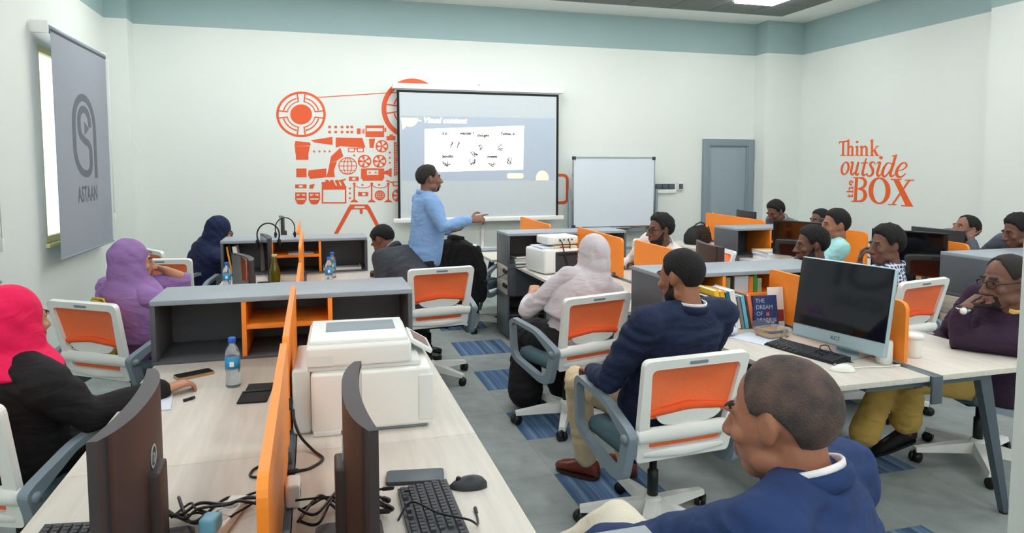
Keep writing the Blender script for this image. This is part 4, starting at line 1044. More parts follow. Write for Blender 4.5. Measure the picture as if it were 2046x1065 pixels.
# ---------------- cables and power strip
def cable(name, label, pts, r=.004, mt=BLACK, cat='cable'):
    P = spl3(pts); t = thing(name, label, cat, P[0]); o = Vector(P[0])
    MB().tube([tuple(Vector(p) - o) for p in P], r, 6).build('wire', mt, t)
    a, b = Vector(P[-1]) - o, Vector(P[-2]) - o
    MB().tube([tuple(a), tuple(a + (a - b).normalized()*.025)], r*1.7, 6).build('connector', mt, t)
def spl3(pts, n=6):
    out = []; P = [Vector(pts[0])] + [Vector(p) for p in pts] + [Vector(pts[-1])]
    for i in range(1, len(P) - 2):
        for k in range(n):
            u = k/n; a, b, c, d = P[i-1], P[i], P[i+1], P[i+2]
            out.append(tuple(.5*((2*b) + (c-a)*u + (2*a - 5*b + 4*c - d)*u*u + (3*b - a - 3*c + d)*u**3)))
    out.append(tuple(P[-1])); return out
z = Zd + .004
cable('power_cable', 'black power cable from the large printer over the centre rail', [(-.085, 2.46, .858), (-.080, 2.42, .83), (-.06, 2.38, .79), (-.02, 2.33, z + .004), (.01, 2.26, z), (-.03, 2.20, z), (-.07, 2.19, z)], .005)
cable('power_cable', 'thin black cable loop to the left of the nearest divider', [(-.16, 2.28, z), (-.20, 2.24, z), (-.205, 2.19, z), (-.16, 2.17, z)], .004)
random.seed(11)
for k in range(6):
    P = [(-.40 + .05*i + random.uniform(-.02, .02), 1.98 + random.uniform(-.10, .06), z + .006*k + random.uniform(0, .02)) for i in range(6)]
    cable('monitor_cable', ('uppermost', 'long looping', 'tightly curled', 'short', 'thick', 'lowest')[k] + ' black cable in the tangle behind the bottom curved monitor', P, .0035 + .0006*(k % 3))
for k in range(5):
    P = [(-.06 + .045*i + random.uniform(-.015, .015), 1.90 + random.uniform(-.09, .05), z + .006*k + random.uniform(0, .02)) for i in range(6)]
    cable('monitor_cable', ('highest', 'wide looping', 'short curled', 'straight', 'lowest')[k] + ' black cable in the tangle behind the edge-on monitor', P, .0035 + .0006*(k % 3))
cable('mouse_cable', 'thin cable of the black mouse running to the keyboard', [(.37, 1.95, z + .004), (.33, 1.97, z), (.27, 1.96, z), (.245, 1.93, z + .015)], .002)
cable('keyboard_cable', 'black cable lying across the near keyboard', [(.20, 1.80, z), (.24, 1.83, .785), (.30, 1.75, .785), (.37, 1.70, .782), (.40, 1.72, z), (.41, 1.78, z)], .003)
cable('mouse_cable', 'white cable of the white mouse under the silver computer', [(2.41, 2.62, z), (2.50, 2.62, z), (2.60, 2.60, z), (2.66, 2.60, z)], .003, WHITEP)
cable('keyboard_cable', 'black curled cable below the silver computer screen', [(2.43, 2.84, z + .02), (2.45, 2.86, .80), (2.46, 2.82, .81), (2.45, 2.78, .79), (2.50, 2.72, z)], .003)
cable('drawer_cable', 'black cable hanging over the pale drawers of the middle cabinet', [(1.55, 6.35, .62), (1.70, 6.30, .66), (1.79, 6.25, .74), (1.90, 6.22, z), (2.0, 6.24, z)], .004)
t = thing('power_strip', 'white power strip with a blue plug amid the tangled cables', 'power strip', (-.25, 1.90, Zd), math.radians(75))
MB().box(-.12, .12, -.025, .025, 0, .03, .006).build('housing', WHITEP, t)
for k in range(3): MB().lathe([(.018, .0305), (.018, .032)], 14, Matrix.Translation((-.08 + .07*k, 0, 0))).build('outlet', WHITEP2, t)
MB().box(-.10, -.05, -.022, .022, .033, .07, .008).build('blue_plug', mat('light_blue_plastic', (120, 190, 220), .4), t)
t = thing('cable_box', 'small white adapter fixed on the nearest orange divider', 'adapter', (-.085, 1.98, .7505), 0); MB().box(-.008, .03, -.03, .05, 0, .065, .008).build('case', WHITEP, t); MB().box(.03, .032, -.01, .03, .02, .045).build('badge', GREYP, t)

# ================================================================== PEOPLE
def remesh(mb, voxel, smooth=4, fac=.5):
    me = mb.mesh('tmp', WHITEP); o = bpy.data.objects.new('tmp', me); COL.objects.link(o)
    r = o.modifiers.new('r', 'REMESH'); r.mode = 'VOXEL'; r.voxel_size = voxel; r.use_smooth_shade = True
    if smooth:
        s = o.modifiers.new('s', 'SMOOTH'); s.iterations = smooth; s.factor = fac
    dg = bpy.context.evaluated_depsgraph_get()
    out = bpy.data.meshes.new_from_object(o.evaluated_get(dg)); out.materials.clear()
    bpy.data.objects.remove(o); bpy.data.meshes.remove(me)
    return out
def get_co(me):
    a = np.empty(len(me.vertices)*3, dtype=np.float32); me.vertices.foreach_get('co', a); return a.reshape(-1, 3)
def get_no(me):
    a = np.empty(len(me.vertices)*3, dtype=np.float32); me.vertices.foreach_get('normal', a); return a.reshape(-1, 3)
def set_co(me, a): me.vertices.foreach_set('co', a.astype(np.float32).ravel()); me.update()
def finish(me, name, mats, parent):
    me.name = name
    for m in (mats if isinstance(mats, (list, tuple)) else [mats]): me.materials.append(m)
    me.polygons.foreach_set('use_smooth', [True]*len(me.polygons))
    return link(name, me, parent)
def folds(me, amp=.004, seed=0, dirv=(1, 0, 0), f=28, f2=9):
    """cloth folds: ridged waves bent by low noise"""
    co = get_co(me); no = get_no(me); d = Vector(dirv).normalized()
    V = [Vector((float(p[0]), float(p[1]), float(p[2]))) for p in co]
    off = Vector((seed*1.7, 0, 0))
    ph = np.array([noise.noise(v*f2*.7 + off) for v in V]); ph2 = np.array([noise.noise(v*f2*.55 + off*2 + Vector((5, 5, 5))) for v in V])
    w1 = np.sin((co @ np.array(d))*f + ph*9.0); w2 = np.sin((co @ np.array(d))*f*2.3 + ph2*8.0)
    w = (np.abs(w1)**.7*np.sign(w1)*np.clip(.45 + ph2*1.6, 0, 1) + .45*w2*np.clip(.4 + ph*1.6, 0, 1))
    set_co(me, co + no*(amp*w[:, None]))
def frameof(yaw, pitch=0, roll=0):
    """yaw: degrees left of +Y; pitch: nod down positive; roll: tilt to own right positive"""
    return Matrix.Rotation(math.radians(yaw), 4, 'Z') @ Matrix.Rotation(math.radians(-pitch), 4, 'X') @ Matrix.Rotation(math.radians(roll), 4, 'Y')
def head_shapes(m, H, s=1.0):
    """face looks along +Y of frame H"""
    S = H @ Matrix.Scale(s, 4)
    def E(c, r, rot=None): m.ell((0, 0, 0), r, S @ Matrix.Translation(c) @ (rot or Matrix.Identity(4)), 18, 12)
    E((0, -.016, .034), (.074, .095, .084))
    E((0, .012, .0), (.067, .080, .075))
    E((0, .030, -.045), (.054, .060, .062))
    E((0, .048, -.088), (.036, .038, .026))
    for q in (-1, 1):
        E((q*.028, .078, .026), (.030, .014, .010))
        E((q*.042, .058, -.022), (.022, .022, .020))
        E((q*.013, .100, -.032), (.010, .012, .009))
        E((q*.047, .01, -.065), (.016, .034, .024))
        E((q*.074, -.012, .002), (.009, .020, .033), Matrix.Rotation(q*math.radians(22), 4, 'Z') @ Matrix.Rotation(math.radians(12), 4, 'X'))
    m.tube([S @ Vector((0, .084, .018)), S @ Vector((0, .100, -.008)), S @ Vector((0, .112, -.030))], [.008*s, .010*s, .013*s], 10)
    E((0, .088, -.058), (.023, .014, .008)); E((0, .085, -.071), (.021, .014, .009))
    E((0, .068, -.058), (.032, .024, .026))
def hand_shapes(m, wrist, d, nrm, side, curl=(30, 25, 25, 28, 30), s=1.0, spread=1.0):
    """d: pointing direction; nrm: back-of-hand normal; side: +1 thumb towards (d x nrm), curl per finger thumb..little"""
    d = Vector(d).normalized(); n = Vector(nrm); n = (n - d*n.dot(d)).normalized(); a = d.cross(n)*side; w = Vector(wrist)
    m.tube([w - d*.02*s, w + d*.03*s, w + d*.085*s], [(.026*s, .019*s), (.036*s, .016*s), (.040*s, .013*s)], 12, side=a)
    for k, (off, L, r) in enumerate(((.029, .072, .0085), (.0095, .080, .009), (-.0105, .074, .0085), (-.029, .060, .0078))):
        c = math.radians(curl[k + 1]); p = w + d*.085*s + a*off*s; ang = 0; pts = [p - d*.02*s, p]
        dirn = (d + a*off*2.2*spread).normalized()
        for q, seg in enumerate((.42, .32, .26)):
            ang += c*(.8, 1.1, .8)[q]
            p = p + (dirn*math.cos(ang) - n*math.sin(ang))*(L*seg*s); pts.append(p)
        m.tube(pts, [r*s]*3 + [r*.92*s, r*.8*s], 8)
    c = math.radians(curl[0]); p = w + d*.022*s + a*.026*s
    m.tube([p, p + (d*.5 + a*.75 - n*.25*math.sin(c)).normalized()*.035*s, p + (d*.75 + a*.75 - n*.5*math.sin(c)).normalized()*.062*s, p + (d*1.0 + a*.55 - n*.8*math.sin(c)).normalized()*.084*s], [.013*s, .0115*s, .0105*s, .009*s], 8)
HAIRLINES = {  # azimuth from the face (deg) -> hairline height in the head frame
    'full': ([0, 30, 55, 72, 88, 104, 125, 180], [.083, .080, .060, .000, .030, .008, -.062, -.084]),
    'receding': ([0, 22, 48, 70, 88, 104, 125, 180], [.094, .104, .072, .000, .030, .008, -.062, -.084]),
    'high': ([0, 25, 50, 70, 88, 104, 125, 180], [.104, .104, .074, .010, .030, .008, -.062, -.084])}
def hair_mesh(H, s, style, th, curly, seed=0, top=0.0):
    S = H @ Matrix.Scale(s, 4); az, hz = HAIRLINES[style]; n = 48; k = 16; m = MB(); rings = []
    c = Vector((0, -.016, .032)); R = Vector((.076, .097, .087))
    for j in range(k + 1):
        ring = []
        for i in range(n):
            A = 2*PI*i/n; deg = abs((math.degrees(A) + 180) % 360 - 180)
            h = np.interp(deg, az, hz); f0 = math.asin(max(-.93, min(.98, (h - c.z)/(R.z*1.25 if h < 0 else R.z))))
            t = j/k; f = f0 + (math.radians(89.5) - f0)*t
            grow = th*(min(1, t*5)**.7) + top*max(0, math.sin(f))**2*min(1, t*3) - (.012 if j == 0 else 0)
            p = Vector((R.x*math.cos(f)*math.sin(A), R.y*math.cos(f)*math.cos(A), R.z*math.sin(f)))
            nn = Vector((p.x/R.x**2, p.y/R.y**2, p.z/R.z**2)).normalized()
            p = c + p + nn*(grow + (curly*noise.noise(p*90 + Vector((seed, 0, 0))) if j > 0 else 0))
            ring.append(S @ p)
        rings.append(ring)
    return m.loft(rings)
def ringc(t, name, c0, sx, fx, u, ra, rb, prof, tilt, mt):
    """open collar band, higher at the nape"""
    A = [math.radians(-245 + 310*k/24) for k in range(25)]
    pts = [c0 + sx*(ra*math.cos(a)) + fx*(rb*math.sin(a) - .006) + u*(tilt - 1.6*tilt*math.sin(a)) for a in A]
    MB().tube([tuple(p) for p in pts], [prof]*25, 8, side=tuple(u)).build(name, mt, t)
EYEW = mat('eye_white', (186, 176, 166), .4); EYED = mat('eye_dark', (24, 16, 12), .2)
def person(label, hips, head, torso_yaw, head_pose, spec):
    """hips, head: world points (head = centre of head). spec: limbs in the torso frame relative to the point on the floor below the hips."""
    t = thing('person', label, 'person', (hips[0], hips[1], 0))
    o = Vector((hips[0], hips[1], 0)); S = spec.get
    hp = Vector(hips) - o; hc = Vector(head) - o
    TY = Matrix.Rotation(math.radians(torso_yaw), 4, 'Z')
    sy = S('shoulder_yaw', torso_yaw); SY = Matrix.Rotation(math.radians(sy), 4, 'Z')
    HF = Matrix.Translation(hc) @ frameof(*head_pose); hs = S('head_scale', 1.06)
    neck = HF @ (Vector((0, -.035, S('neck_z', -.112)))*hs)
    u = (neck - hp); L = u.length; u.normalize()
    sx = (SY @ Vector((1, 0, 0))); sx = (sx - u*sx.dot(u)).normalized(); fx = u.cross(sx)
    px = TY @ Vector((1, 0, 0)); py = TY @ Vector((0, 1, 0))
    b = S('build', 1.0)
    sh = S('shoulders', .185)
    drop = S('drop', .075)
    shl = {q: neck - u*drop + sx*(q*sh) + fx*S('shoulder_fwd', 0.0) for q in (-1, 1)}
    def loc(p): return TY @ Vector(p)
    arms = {}
    for q, key in ((-1, 'armL'), (1, 'armR')):
        e, w = S(key, ((q*.26, .06, .70), (q*.20, .30, .76)))
        arms[q] = (shl[q], loc(e), loc(w))
    legs = {}
    for q, key in ((-1, 'legL'), (1, 'legR')):
        kn, an = S(key, ((q*.13, .42, hp.z + .03), (q*.13, .40, .09)))
        legs[q] = (hp + px*(q*.09), loc(kn), loc(an))
    def torso(m, g, lo=-.06, hi=1.0, wf=1.0):
        fr = [(lo, .150*b, .120*b), (.04, .170*b, .128*b), (.22, .160*b, .122*b), (.45, .158*b, .118*b), (.66, .172*b, .118*b), (.80, .178*b, .104*b), (.91, .150*b, .082), (.965, .085, .066), (hi + .012, .058, .055)]
        rings = []
        for f, a, c in fr:
            cc = hp + u*(L*f) + fx*(.02*math.sin(PI*max(0, min(1, f))) * S('belly', 1.0))
            A = px.lerp(sx, max(0, min(1, f*1.3))).normalized(); A = (A - u*A.dot(u)).normalized(); C = u.cross(A)
            a *= wf
            rings.append([cc + A*((a + g)*math.copysign(abs(math.cos(2*PI*k/24))**.85, math.cos(2*PI*k/24))) + C*((c + g)*math.sin(2*PI*k/24)) for k in range(24)])
        m.loft(rings)
        for q in (-1, 1): m.tube([neck - u*(drop*.62), neck.lerp(shl[q], .55) - u*.008, shl[q]], [(.05 + g), (.050 + g), (.058*b + g)], 12)
    # ---- body: one continuous surface
    m = MB(); torso(m, 0); head_shapes(m, HF, hs)
    m.tube([HF @ (Vector((0, -.022, -.03))*hs), HF @ (Vector((0, -.03, -.09))*hs), neck - u*.03], [.054*hs, .052*hs, .060*hs], 14)
    skip = S('skip', ())
    for q in (-1, 1):
        a, e, w = arms[q]
        m.tube([a, a.lerp(e, .5), e, e.lerp(w, .35), w], [.052, .046, .040, .040, .027], 12)
        hd = S('hands', {}).get(q)
        if hd is None:
            d = (w - e).normalized(); hd = dict(d=d, n=Vector((0, 0, 1)) - d*.2, curl=(35, 35, 38, 40, 42))
        d_ = hd['d']; n_ = hd['n']
        if hd.get('local'): d_ = TY @ Vector(d_); n_ = TY @ Vector(n_)
        hand_shapes(m, w + Vector(d_).normalized()*.012, d_, n_, -q*hd.get('flip', 1), hd['curl'], S('hand_scale', 1.05))
        if 'legs' not in skip:
            a, k, n_ = legs[q]
            m.tube([a, a.lerp(k, .5), k, k.lerp(n_, .35), n_], [.080, .072, .055, .052, .036], 12)
            fd = (S('feet', {}).get(q)); fd = TY @ Vector(fd) if fd else py
            m.tube([n_ - fd*.03 - Vector((0, 0, .02)), n_ + fd*.10 - Vector((0, 0, .045))], [.035, .028], 10)
    vox = S('voxel', .008)
    me = remesh(m, vox, 3, .5)
    co = get_co(me); Hi = np.array(HF.inverted()); lc = (co @ Hi[:3, :3].T + Hi[:3, 3]) / hs
    skin = S('skin'); mats = [skin, S('lip') or mat('lip_brown', (124, 80, 72), .5), S('beard') or mat('beard_dark', (34, 27, 26), .85), mat('brow_dark', (26, 21, 20), .85)]
    cen = np.zeros((len(me.polygons), 3), dtype=np.float64)
    li = np.empty(len(me.loops), dtype=np.int32); me.loops.foreach_get('vertex_index', li)
    ls = np.empty(len(me.polygons), dtype=np.int32); me.polygons.foreach_get('loop_start', ls)
    lt = np.empty(len(me.polygons), dtype=np.int32); me.polygons.foreach_get('loop_total', lt)
    cen = np.add.reduceat(lc[li], ls, axis=0) / lt[:, None]
    x, y, z = cen[:, 0], cen[:, 1], cen[:, 2]; ax = np.abs(x)
    idx = np.zeros(len(me.polygons), dtype=np.int32)
    near = (z < .14) & (z > -.125) & (y > -.12) & (ax < .1) & (y < .14)
    idx[near & (y > .083) & (z < -.048) & (z > -.081) & (ax < .027)] = 1
    bd = S('facial')
    if bd in ('full', 'short'):
        zb = np.interp(y, [-.006, .0, .018, .045, .075, .11], [-.09, .004, -.030, -.062, -.076, -.080])
        idx[near & (idx == 0) & (z < zb) & (y > -.004) & (z > -.122)] = 2
        idx[near & (idx == 0) & (y > .082) & (z < -.042) & (z > -.053) & (ax < .028)] = 2
    if bd == 'goatee':
        idx[near & (idx == 0) & (y > .055) & (z < -.078) & (ax < .036)] = 2
        idx[near & (idx == 0) & (y > .08) & (z < -.042) & (z > -.053) & (ax < .03)] = 2
        idx[near & (idx == 0) & (y > .06) & (z < -.05) & (ax > .026) & (ax < .038)] = 2
    idx[near & (y > .068) & (z > .0265) & (z < .0365) & (ax > .010) & (ax < .052)] = 3
    me.polygons.foreach_set('material_index', idx)
    body = finish(me, 'body', mats, t); me.polygons.foreach_set('material_index', idx)
    if S('eyes', True):
        for q in (-1, 1):
            e = MB(); e.ell((0, 0, 0), (.0125*hs, .0115*hs, .0095*hs), HF @ Matrix.Translation(Vector((q*.030, .0695, .009))*hs), 14, 10)
            e.cm = 1; e.ell((0, 0, 0), (.0062*hs, .003*hs, .0062*hs), HF @ Matrix.Translation(Vector((q*.030 + S('gaze', 0), .0805, .009))*hs), 12, 8)
            e.build('eye', [EYEW, EYED], t)
    # ---- hair or headscarf
    if S('hair'):
        st, hm, th, cu = S('hair')[:4]; hair_mesh(HF, hs, st, th, cu, hash(label) % 50, (S('hair') + (0,))[4]).build('hair', hm, t)
    # ---- clothes
    cl = S('top'); g = S('fit', .016)
    if cl:
        m = MB(); torso(m, g, S('hem', -.10), .965, S('wide', 1.0))
        for q in (-1, 1):
            a, e, w = arms[q]; we = e.lerp(w, S('sleeve', .93))
            m.tube([a, a.lerp(e, .5), e, e.lerp(we, .5), we], [.062*b + g*.8, .056*b + g*.7, .049 + g*.6, .044 + g*.6, .036 + g*.6], 14)
        me = remesh(m, S('cvoxel', .011), 5, .5); folds(me, S('fold', .0045), len(label) % 13, S('fdir', u), 64, 8)
        finish(me, S('top_name', 'shirt'), cl, t)
        col = S('collar')
        if col:
            ringc(t, 'collar', neck - u*.022, sx, fx, u, .080, .074, (.020, .009), .010, col)
        if S('inner_collar'):
            ringc(t, 'shirt_collar', neck - u*.006, sx, fx, u, .068, .064, (S('collar_h', .013), .005), .010, S('inner_collar'))
        if S('cuff'):
            for q in (-1, 1):
                a, e, w = arms[q]; d = (w - e).normalized(); p = e.lerp(w, S('sleeve', .93))
                MB().tube([p - d*.006, p + d*.014], [.035 + g*.4, .033 + g*.4], 14).build('cuff', S('cuff'), t)
    if S('trousers') and 'legs' not in skip:
        m = MB(); tg = S('leg_fit', .014)
        m.ell((0, 0, 0), (.175*b, .14*b, .11), Matrix.Translation(hp + Vector((0, 0, .0))) @ TY)
        for q in (-1, 1):
            a, k, n_ = legs[q]; ne = k.lerp(n_, S('trouser_len', .93))
            m.tube([a, a.lerp(k, .5), k, k.lerp(ne, .4), ne], [.088 + tg, .078 + tg, .064 + tg, .058 + tg, .050 + tg*S('flare', 1.0)], 14)
        me = remesh(m, .012, 4, .5); folds(me, .004, 3, (.2, .5, .8), 60, 9)
        finish(me, 'trousers', S('trousers'), t)
    if S('shoes') and 'legs' not in skip:
        for q in (-1, 1):
            n_ = legs[q][2]; fd = S('feet', {}).get(q); fd = (TY @ Vector(fd) if fd else py).normalized(); sd = fd.cross(Vector((0, 0, 1)))
            base = Vector((n_.x, n_.y, n_.z - .085))
            M = MX(base, sd, fd, Vector((0, 0, 1)))
            up = MB(); rings = []
            for yy, w_, h_ in ((-.075, .022, .05), (-.06, .034, .085), (-.01, .036, .105), (.04, .040, .085), (.10, .046, .058), (.15, .042, .045), (.185, .022, .03)):
                rings.append([M @ Vector((w_*math.copysign(abs(math.cos(2*PI*k/14))**.7, math.cos(2*PI*k/14)), yy, .012 + h_/2 + h_/2*math.copysign(abs(math.sin(2*PI*k/14))**.8, math.sin(2*PI*k/14)))) for k in range(14)])
            up.loft(rings); so = up.build('shoe', S('shoes'), t)
            out = [(.040, -.07), (.048, .05), (.05, .11), (.03, .185), (-.03, .185), (-.05, .11), (-.048, .05), (-.040, -.07)]
            MB().prism(rpoly(out, .03, 3), .014, M).build('sole', S('sole') or BLACKM, so)
    hj = S('hijab')
    if hj:
        m = MB(); HS = HF @ Matrix.Scale(hs, 4)
        m.ell((0, 0, 0), (.094, .112, .118), HS @ Matrix.Translation((0, -.035, .025)), 24, 16)
        m.ell((0, 0, 0), (.090, .085, .12), HS @ Matrix.Translation((0, -.058, -.05)), 20, 12)
        m.ell((0, 0, 0), (.074, .066, .046), HS @ Matrix.Translation((0, .030, -.112)), 20, 12)
        m.tube([HS @ Vector((0, -.022, -.03)), HS @ Vector((0, -.018, -.10)), neck - u*.01 + fx*.005, neck - u*.06], [.098*hs, .104*hs, .122, .15], 20)
        rings = []
        cape = S('cape', .55); hw = S('hwide', 1.0)
        prof = [(1.06, .105, .105), (1.0, .142, .125), (.93, .190, .142), (.84, .232, .158), (.72, .248, .168), (.0, .256, .178)]
        fa = [p[0] for p in prof][::-1]; ca = float(np.interp(cape, fa, [p[1] for p in prof][::-1])); cc_ = float(np.interp(cape, fa, [p[2] for p in prof][::-1]))
        for f, a, c in [p for p in prof if p[0] > cape + .015] + [(cape, ca, cc_), (cape - .02, ca*.95, cc_*.95)]:
            cc = hp + u*(L*f) + fx*.015
            rings.append([cc + sx*(a*hw*math.copysign(abs(math.cos(2*PI*k/28))**.85, math.cos(2*PI*k/28))) + fx*(c*math.sin(2*PI*k/28)) for k in range(28)])
        m.loft(rings)
        me = remesh(m, .0095, 6, .5); folds(me, S('hfold', .004), 5, S('hdir', (.7, .3, .6)), 44, 5)
        finish(me, 'headscarf', hj, t)
    gl = S('glasses')
    if gl:
        m = MB(); P = lambda a, b_, c: HF @ (Vector((a, b_, c))*hs)
        for q in (-1, 1):
            m.tube([P(q*.032 + .024*math.cos(a), .096 - .25*abs(.024*math.cos(a)*(1 if q*math.cos(a) > 0 else 0)), .006 + .018*math.sin(a)) for a in [2*PI*k/18 for k in range(18)]], .0026*hs, 6, closed=True)
            m.tube([P(q*.056, .090, .010), P(q*.077, .05, .012), P(q*.080, -.01, .012), P(q*.080, -.03, -.004)], .0028*hs, 6)
        m.tube([P(-.009, .098, .010), P(.009, .098, .010)], .0026*hs, 6)
        g_ = m.build('glasses', gl, t)
    return t, dict(HF=HF, hs=hs, arms=arms, o=o, fx=fx, sx=sx, u=u, neck=neck, hp=hp, L=L, shl=shl)

SK = lambda n, c: mat('skin_' + n, c, .48, var=.05, vscale=14, bump=.04, bscale=300, spec=.4)
SK1 = SK('brown', (138, 97, 79)); SK2 = SK('deep_brown', (112, 77, 63)); SK3 = SK('light_brown', (184, 134, 106)); SK4 = SK('warm_brown', (158, 106, 82))
HB = mat('hair_black', (22, 20, 21), .8, bump=.9, bscale=180); HG = mat('hair_greying', (58, 54, 54), .8, col2=(30, 28, 28), vscale=120, bump=.8, bscale=200)
def CLO(n, c, r=.85):
    """woven cloth: weave grain plus soft wrinkles"""
    if 'cloth_' + n in MATS: return MATS['cloth_' + n]
    m = mat('cloth_' + n, c, r, var=.05, vscale=12, bump=.15, bscale=350); nt = m.node_tree
    tc = nt.nodes.new('ShaderNodeTexCoord'); mp = nt.nodes.new('ShaderNodeMapping'); mp.inputs['Scale'].default_value = (1.0, 1.0, 1.9)
    w = nt.nodes.new('ShaderNodeTexNoise'); w.inputs['Scale'].default_value = 5.0; w.inputs['Detail'].default_value = 1.5; w.inputs['Distortion'].default_value = 2.2
    b2 = nt.nodes.new('ShaderNodeBump'); b2.inputs['Strength'].default_value = .4; b2.inputs['Distance'].default_value = .03
    nt.links.new(tc.outputs['Object'], mp.inputs[0]); nt.links.new(mp.outputs[0], w.inputs['Vector']); nt.links.new(w.outputs['Fac'], b2.inputs['Height'])
    b1 = [n_ for n_ in nt.nodes if n_.type == 'BUMP' and n_ != b2][0]
    nt.links.new(b2.outputs[0], b1.inputs['Normal']); return m

# 1 the presenter, standing
person('standing presenter in a light blue shirt and dark trousers gesturing with one arm', (.915, 6.0, .93), (.975, 6.0, 1.60), -84, (-82, -2, 0), dict(
    skin=SK1, hair=('receding', HG, .010, .003), facial='goatee', voxel=.0065, build=1.08, belly=1.6, shoulders=.185, drop=.075, head_scale=1.02,
    top=CLO('light_blue', (136, 176, 226)), top_name='shirt', collar=CLO('light_blue', (136, 176, 226)), hem=-.14, sleeve=.9, cuff=CLO('light_blue', (136, 176, 226)),
    armR=((.29, .10, 1.20), (.245, .345, 1.25)), armL=((-.22, .05, 1.16), (-.10, .27, 1.125)),
    hands={1: dict(d=(.10, 1, .10), n=(.75, 0, .65), local=True, curl=(10, 2, 34, 40, 46), flip=1), -1: dict(d=(.30, 1, .25), n=(-.2, .2, -1), local=True, curl=(20, 22, 24, 26, 28), flip=1)},
    legL=((-.10, .03, .50), (-.10, .0, .095)), legR=((.10, -.03, .50), (.11, -.06, .095)), trousers=CLO('black_trouser', (36, 36, 42)), shoes=mat('black_leather', (24, 22, 22), .35)))
# 2 woman in the lilac headscarf, hand at her mouth
person('seated woman in a lilac headscarf resting her hand at her mouth', (-1.10, 4.80, .53), (-1.075, 4.70, 1.115), -42, (-72, 4, 0), dict(
    skin=SK3, hijab=CLO('lilac', (148, 112, 168)), cape=.30, top=CLO('lilac', (148, 112, 168)), hem=-.1, hdir=(.6, .5, .6), fold=.0025, voxel=.0075, eyes=True,
    armR=((.24, .14, .74), (.10, .30, .70)), armL=((.02, .38, .93), (.0, .21, 1.03)), hands={-1: dict(d=(.1, -.75, .30), n=(-.2, .3, 1), local=True, curl=(20, 45, 48, 50, 52))}, sleeve=.30,
    trousers=CLO('black_dress', (28, 26, 30)), shoes=BLACKM))
# 3 woman in the bright pink headscarf
person('seated woman in a bright pink headscarf and black dress at the bottom corner', (-1.17, 3.10, .53), (-1.12, 3.08, 1.10), -40, (-36, 2, 0), dict(
    skin=SK3, hijab=CLO('hot_pink', (232, 12, 84), .8), cape=.90, hwide=1.02, top=CLO('black_abaya', (16, 15, 18)), top_name='dress', fit=.035, wide=1.15, shoulders=.21, sleeve=.95, voxel=.0075,
    armR=((.33, .10, .74), (.42, .34, .775)), armL=((-.26, .10, .68), (-.14, .30, .62)), trousers=CLO('black_abaya', (16, 15, 18)), shoes=BLACKM, leg_fit=.03))
# 4 woman in the navy headscarf with glasses
person('woman in a navy headscarf and glasses behind the far left cabinet', (-1.14, 7.42, .53), (-.90, 7.36, 1.06), -60, (-70, 20, 0), dict(
    skin=SK3, hijab=CLO('navy_scarf', (14, 30, 66)), cape=.05, top=CLO('navy_scarf', (14, 30, 66)), top_name='dress', glasses=BLACK, trousers=CLO('navy_scarf', (14, 30, 66)), shoes=BLACKM,
    armR=((.26, .22, .74), (.15, .46, .80)), armL=((-.24, .22, .74), (-.12, .46, .80)), head_scale=1.12))
# 5 man in the dark grey suit bending forward
person('man in a dark grey suit bending down over the desk near the presenter', (.93, 5.62, .56), (.565, 6.02, 1.065), 42, (52, 42, 8), dict(
    skin=SK2, hair=('full', HB, .014, .004), facial=None, top=CLO('charcoal_suit', (58, 62, 70)), top_name='jacket', collar=CLO('charcoal_suit', (58, 62, 70)), inner_collar=CLO('white_shirt', (232, 230, 230)), hem=-.12, build=1.1, wide=1.1, shoulders=.20,
    armL=((-.22, .34, .80), (-.10, .52, .80)), armR=((.26, .36, .74), (.20, .54, .80)), trousers=CLO('black_trouser', (36, 36, 42)), shoes=BLACKM, legL=((-.12, .36, .54), (-.14, .42, .09)), legR=((.14, .40, .54), (.14, .42, .09))))
# 6 woman in the pale grey headscarf, back to the camera
person('woman in a pale grey headscarf sitting with her back to the camera', (1.64, 4.30, .53), (1.795, 4.30, 1.105), 4, (14, 4, 0), dict(
    skin=SK3, hijab=CLO('pale_grey', (206, 198, 202)), cape=.30, top=CLO('pale_grey', (206, 198, 202)), sleeve=.6, hdir=(.95, .2, .15), fold=.0022, hfold=.0035, eyes=False, head_scale=1.08,
    armL=((-.27, .14, .72), (-.10, .42, .80)), armR=((.30, .12, .72), (.20, .40, .80)), trousers=CLO('black_dress', (28, 26, 30)), shoes=BLACKM, leg_fit=.05, legL=((-.16, .40, .52), (-.20, .30, .09)), legR=((.14, .42, .52), (.14, .40, .09)), flare=1.6))
# 7 bearded man in the navy blazer
BEIGE = CLO('beige_chino', (206, 184, 150))
person('bearded man in a navy blazer and beige trousers seen from behind', (1.57, 2.90, .55), (1.60, 2.78, 1.20), 14, (24, 8, 0), dict(
    skin=SK4, hair=('full', HB, .007, .0015), facial='full', top=CLO('navy_blazer', (20, 35, 66)), top_name='blazer', collar=CLO('navy_blazer', (20, 35, 66)), inner_collar=CLO('white_shirt', (232, 230, 230)), hem=-.16, build=1.16, shoulders=.226, wide=1.06, drop=.075, voxel=.0065, cvoxel=.009,
    armL=((-.31, .0, .73), (-.22, .24, .70)), armR=((.31, .05, .72), (.20, .30, .74)), trousers=BEIGE, shoes=mat('brown_leather', (110, 48, 34), .35), sole=mat('brown_sole', (60, 34, 26), .6),
    legL=((-.15, .47, .59), (-.03, .54, .09)), legR=((.16, .42, .56), (.18, .46, .09)), feet={-1: (-.45, .9, 0)}))
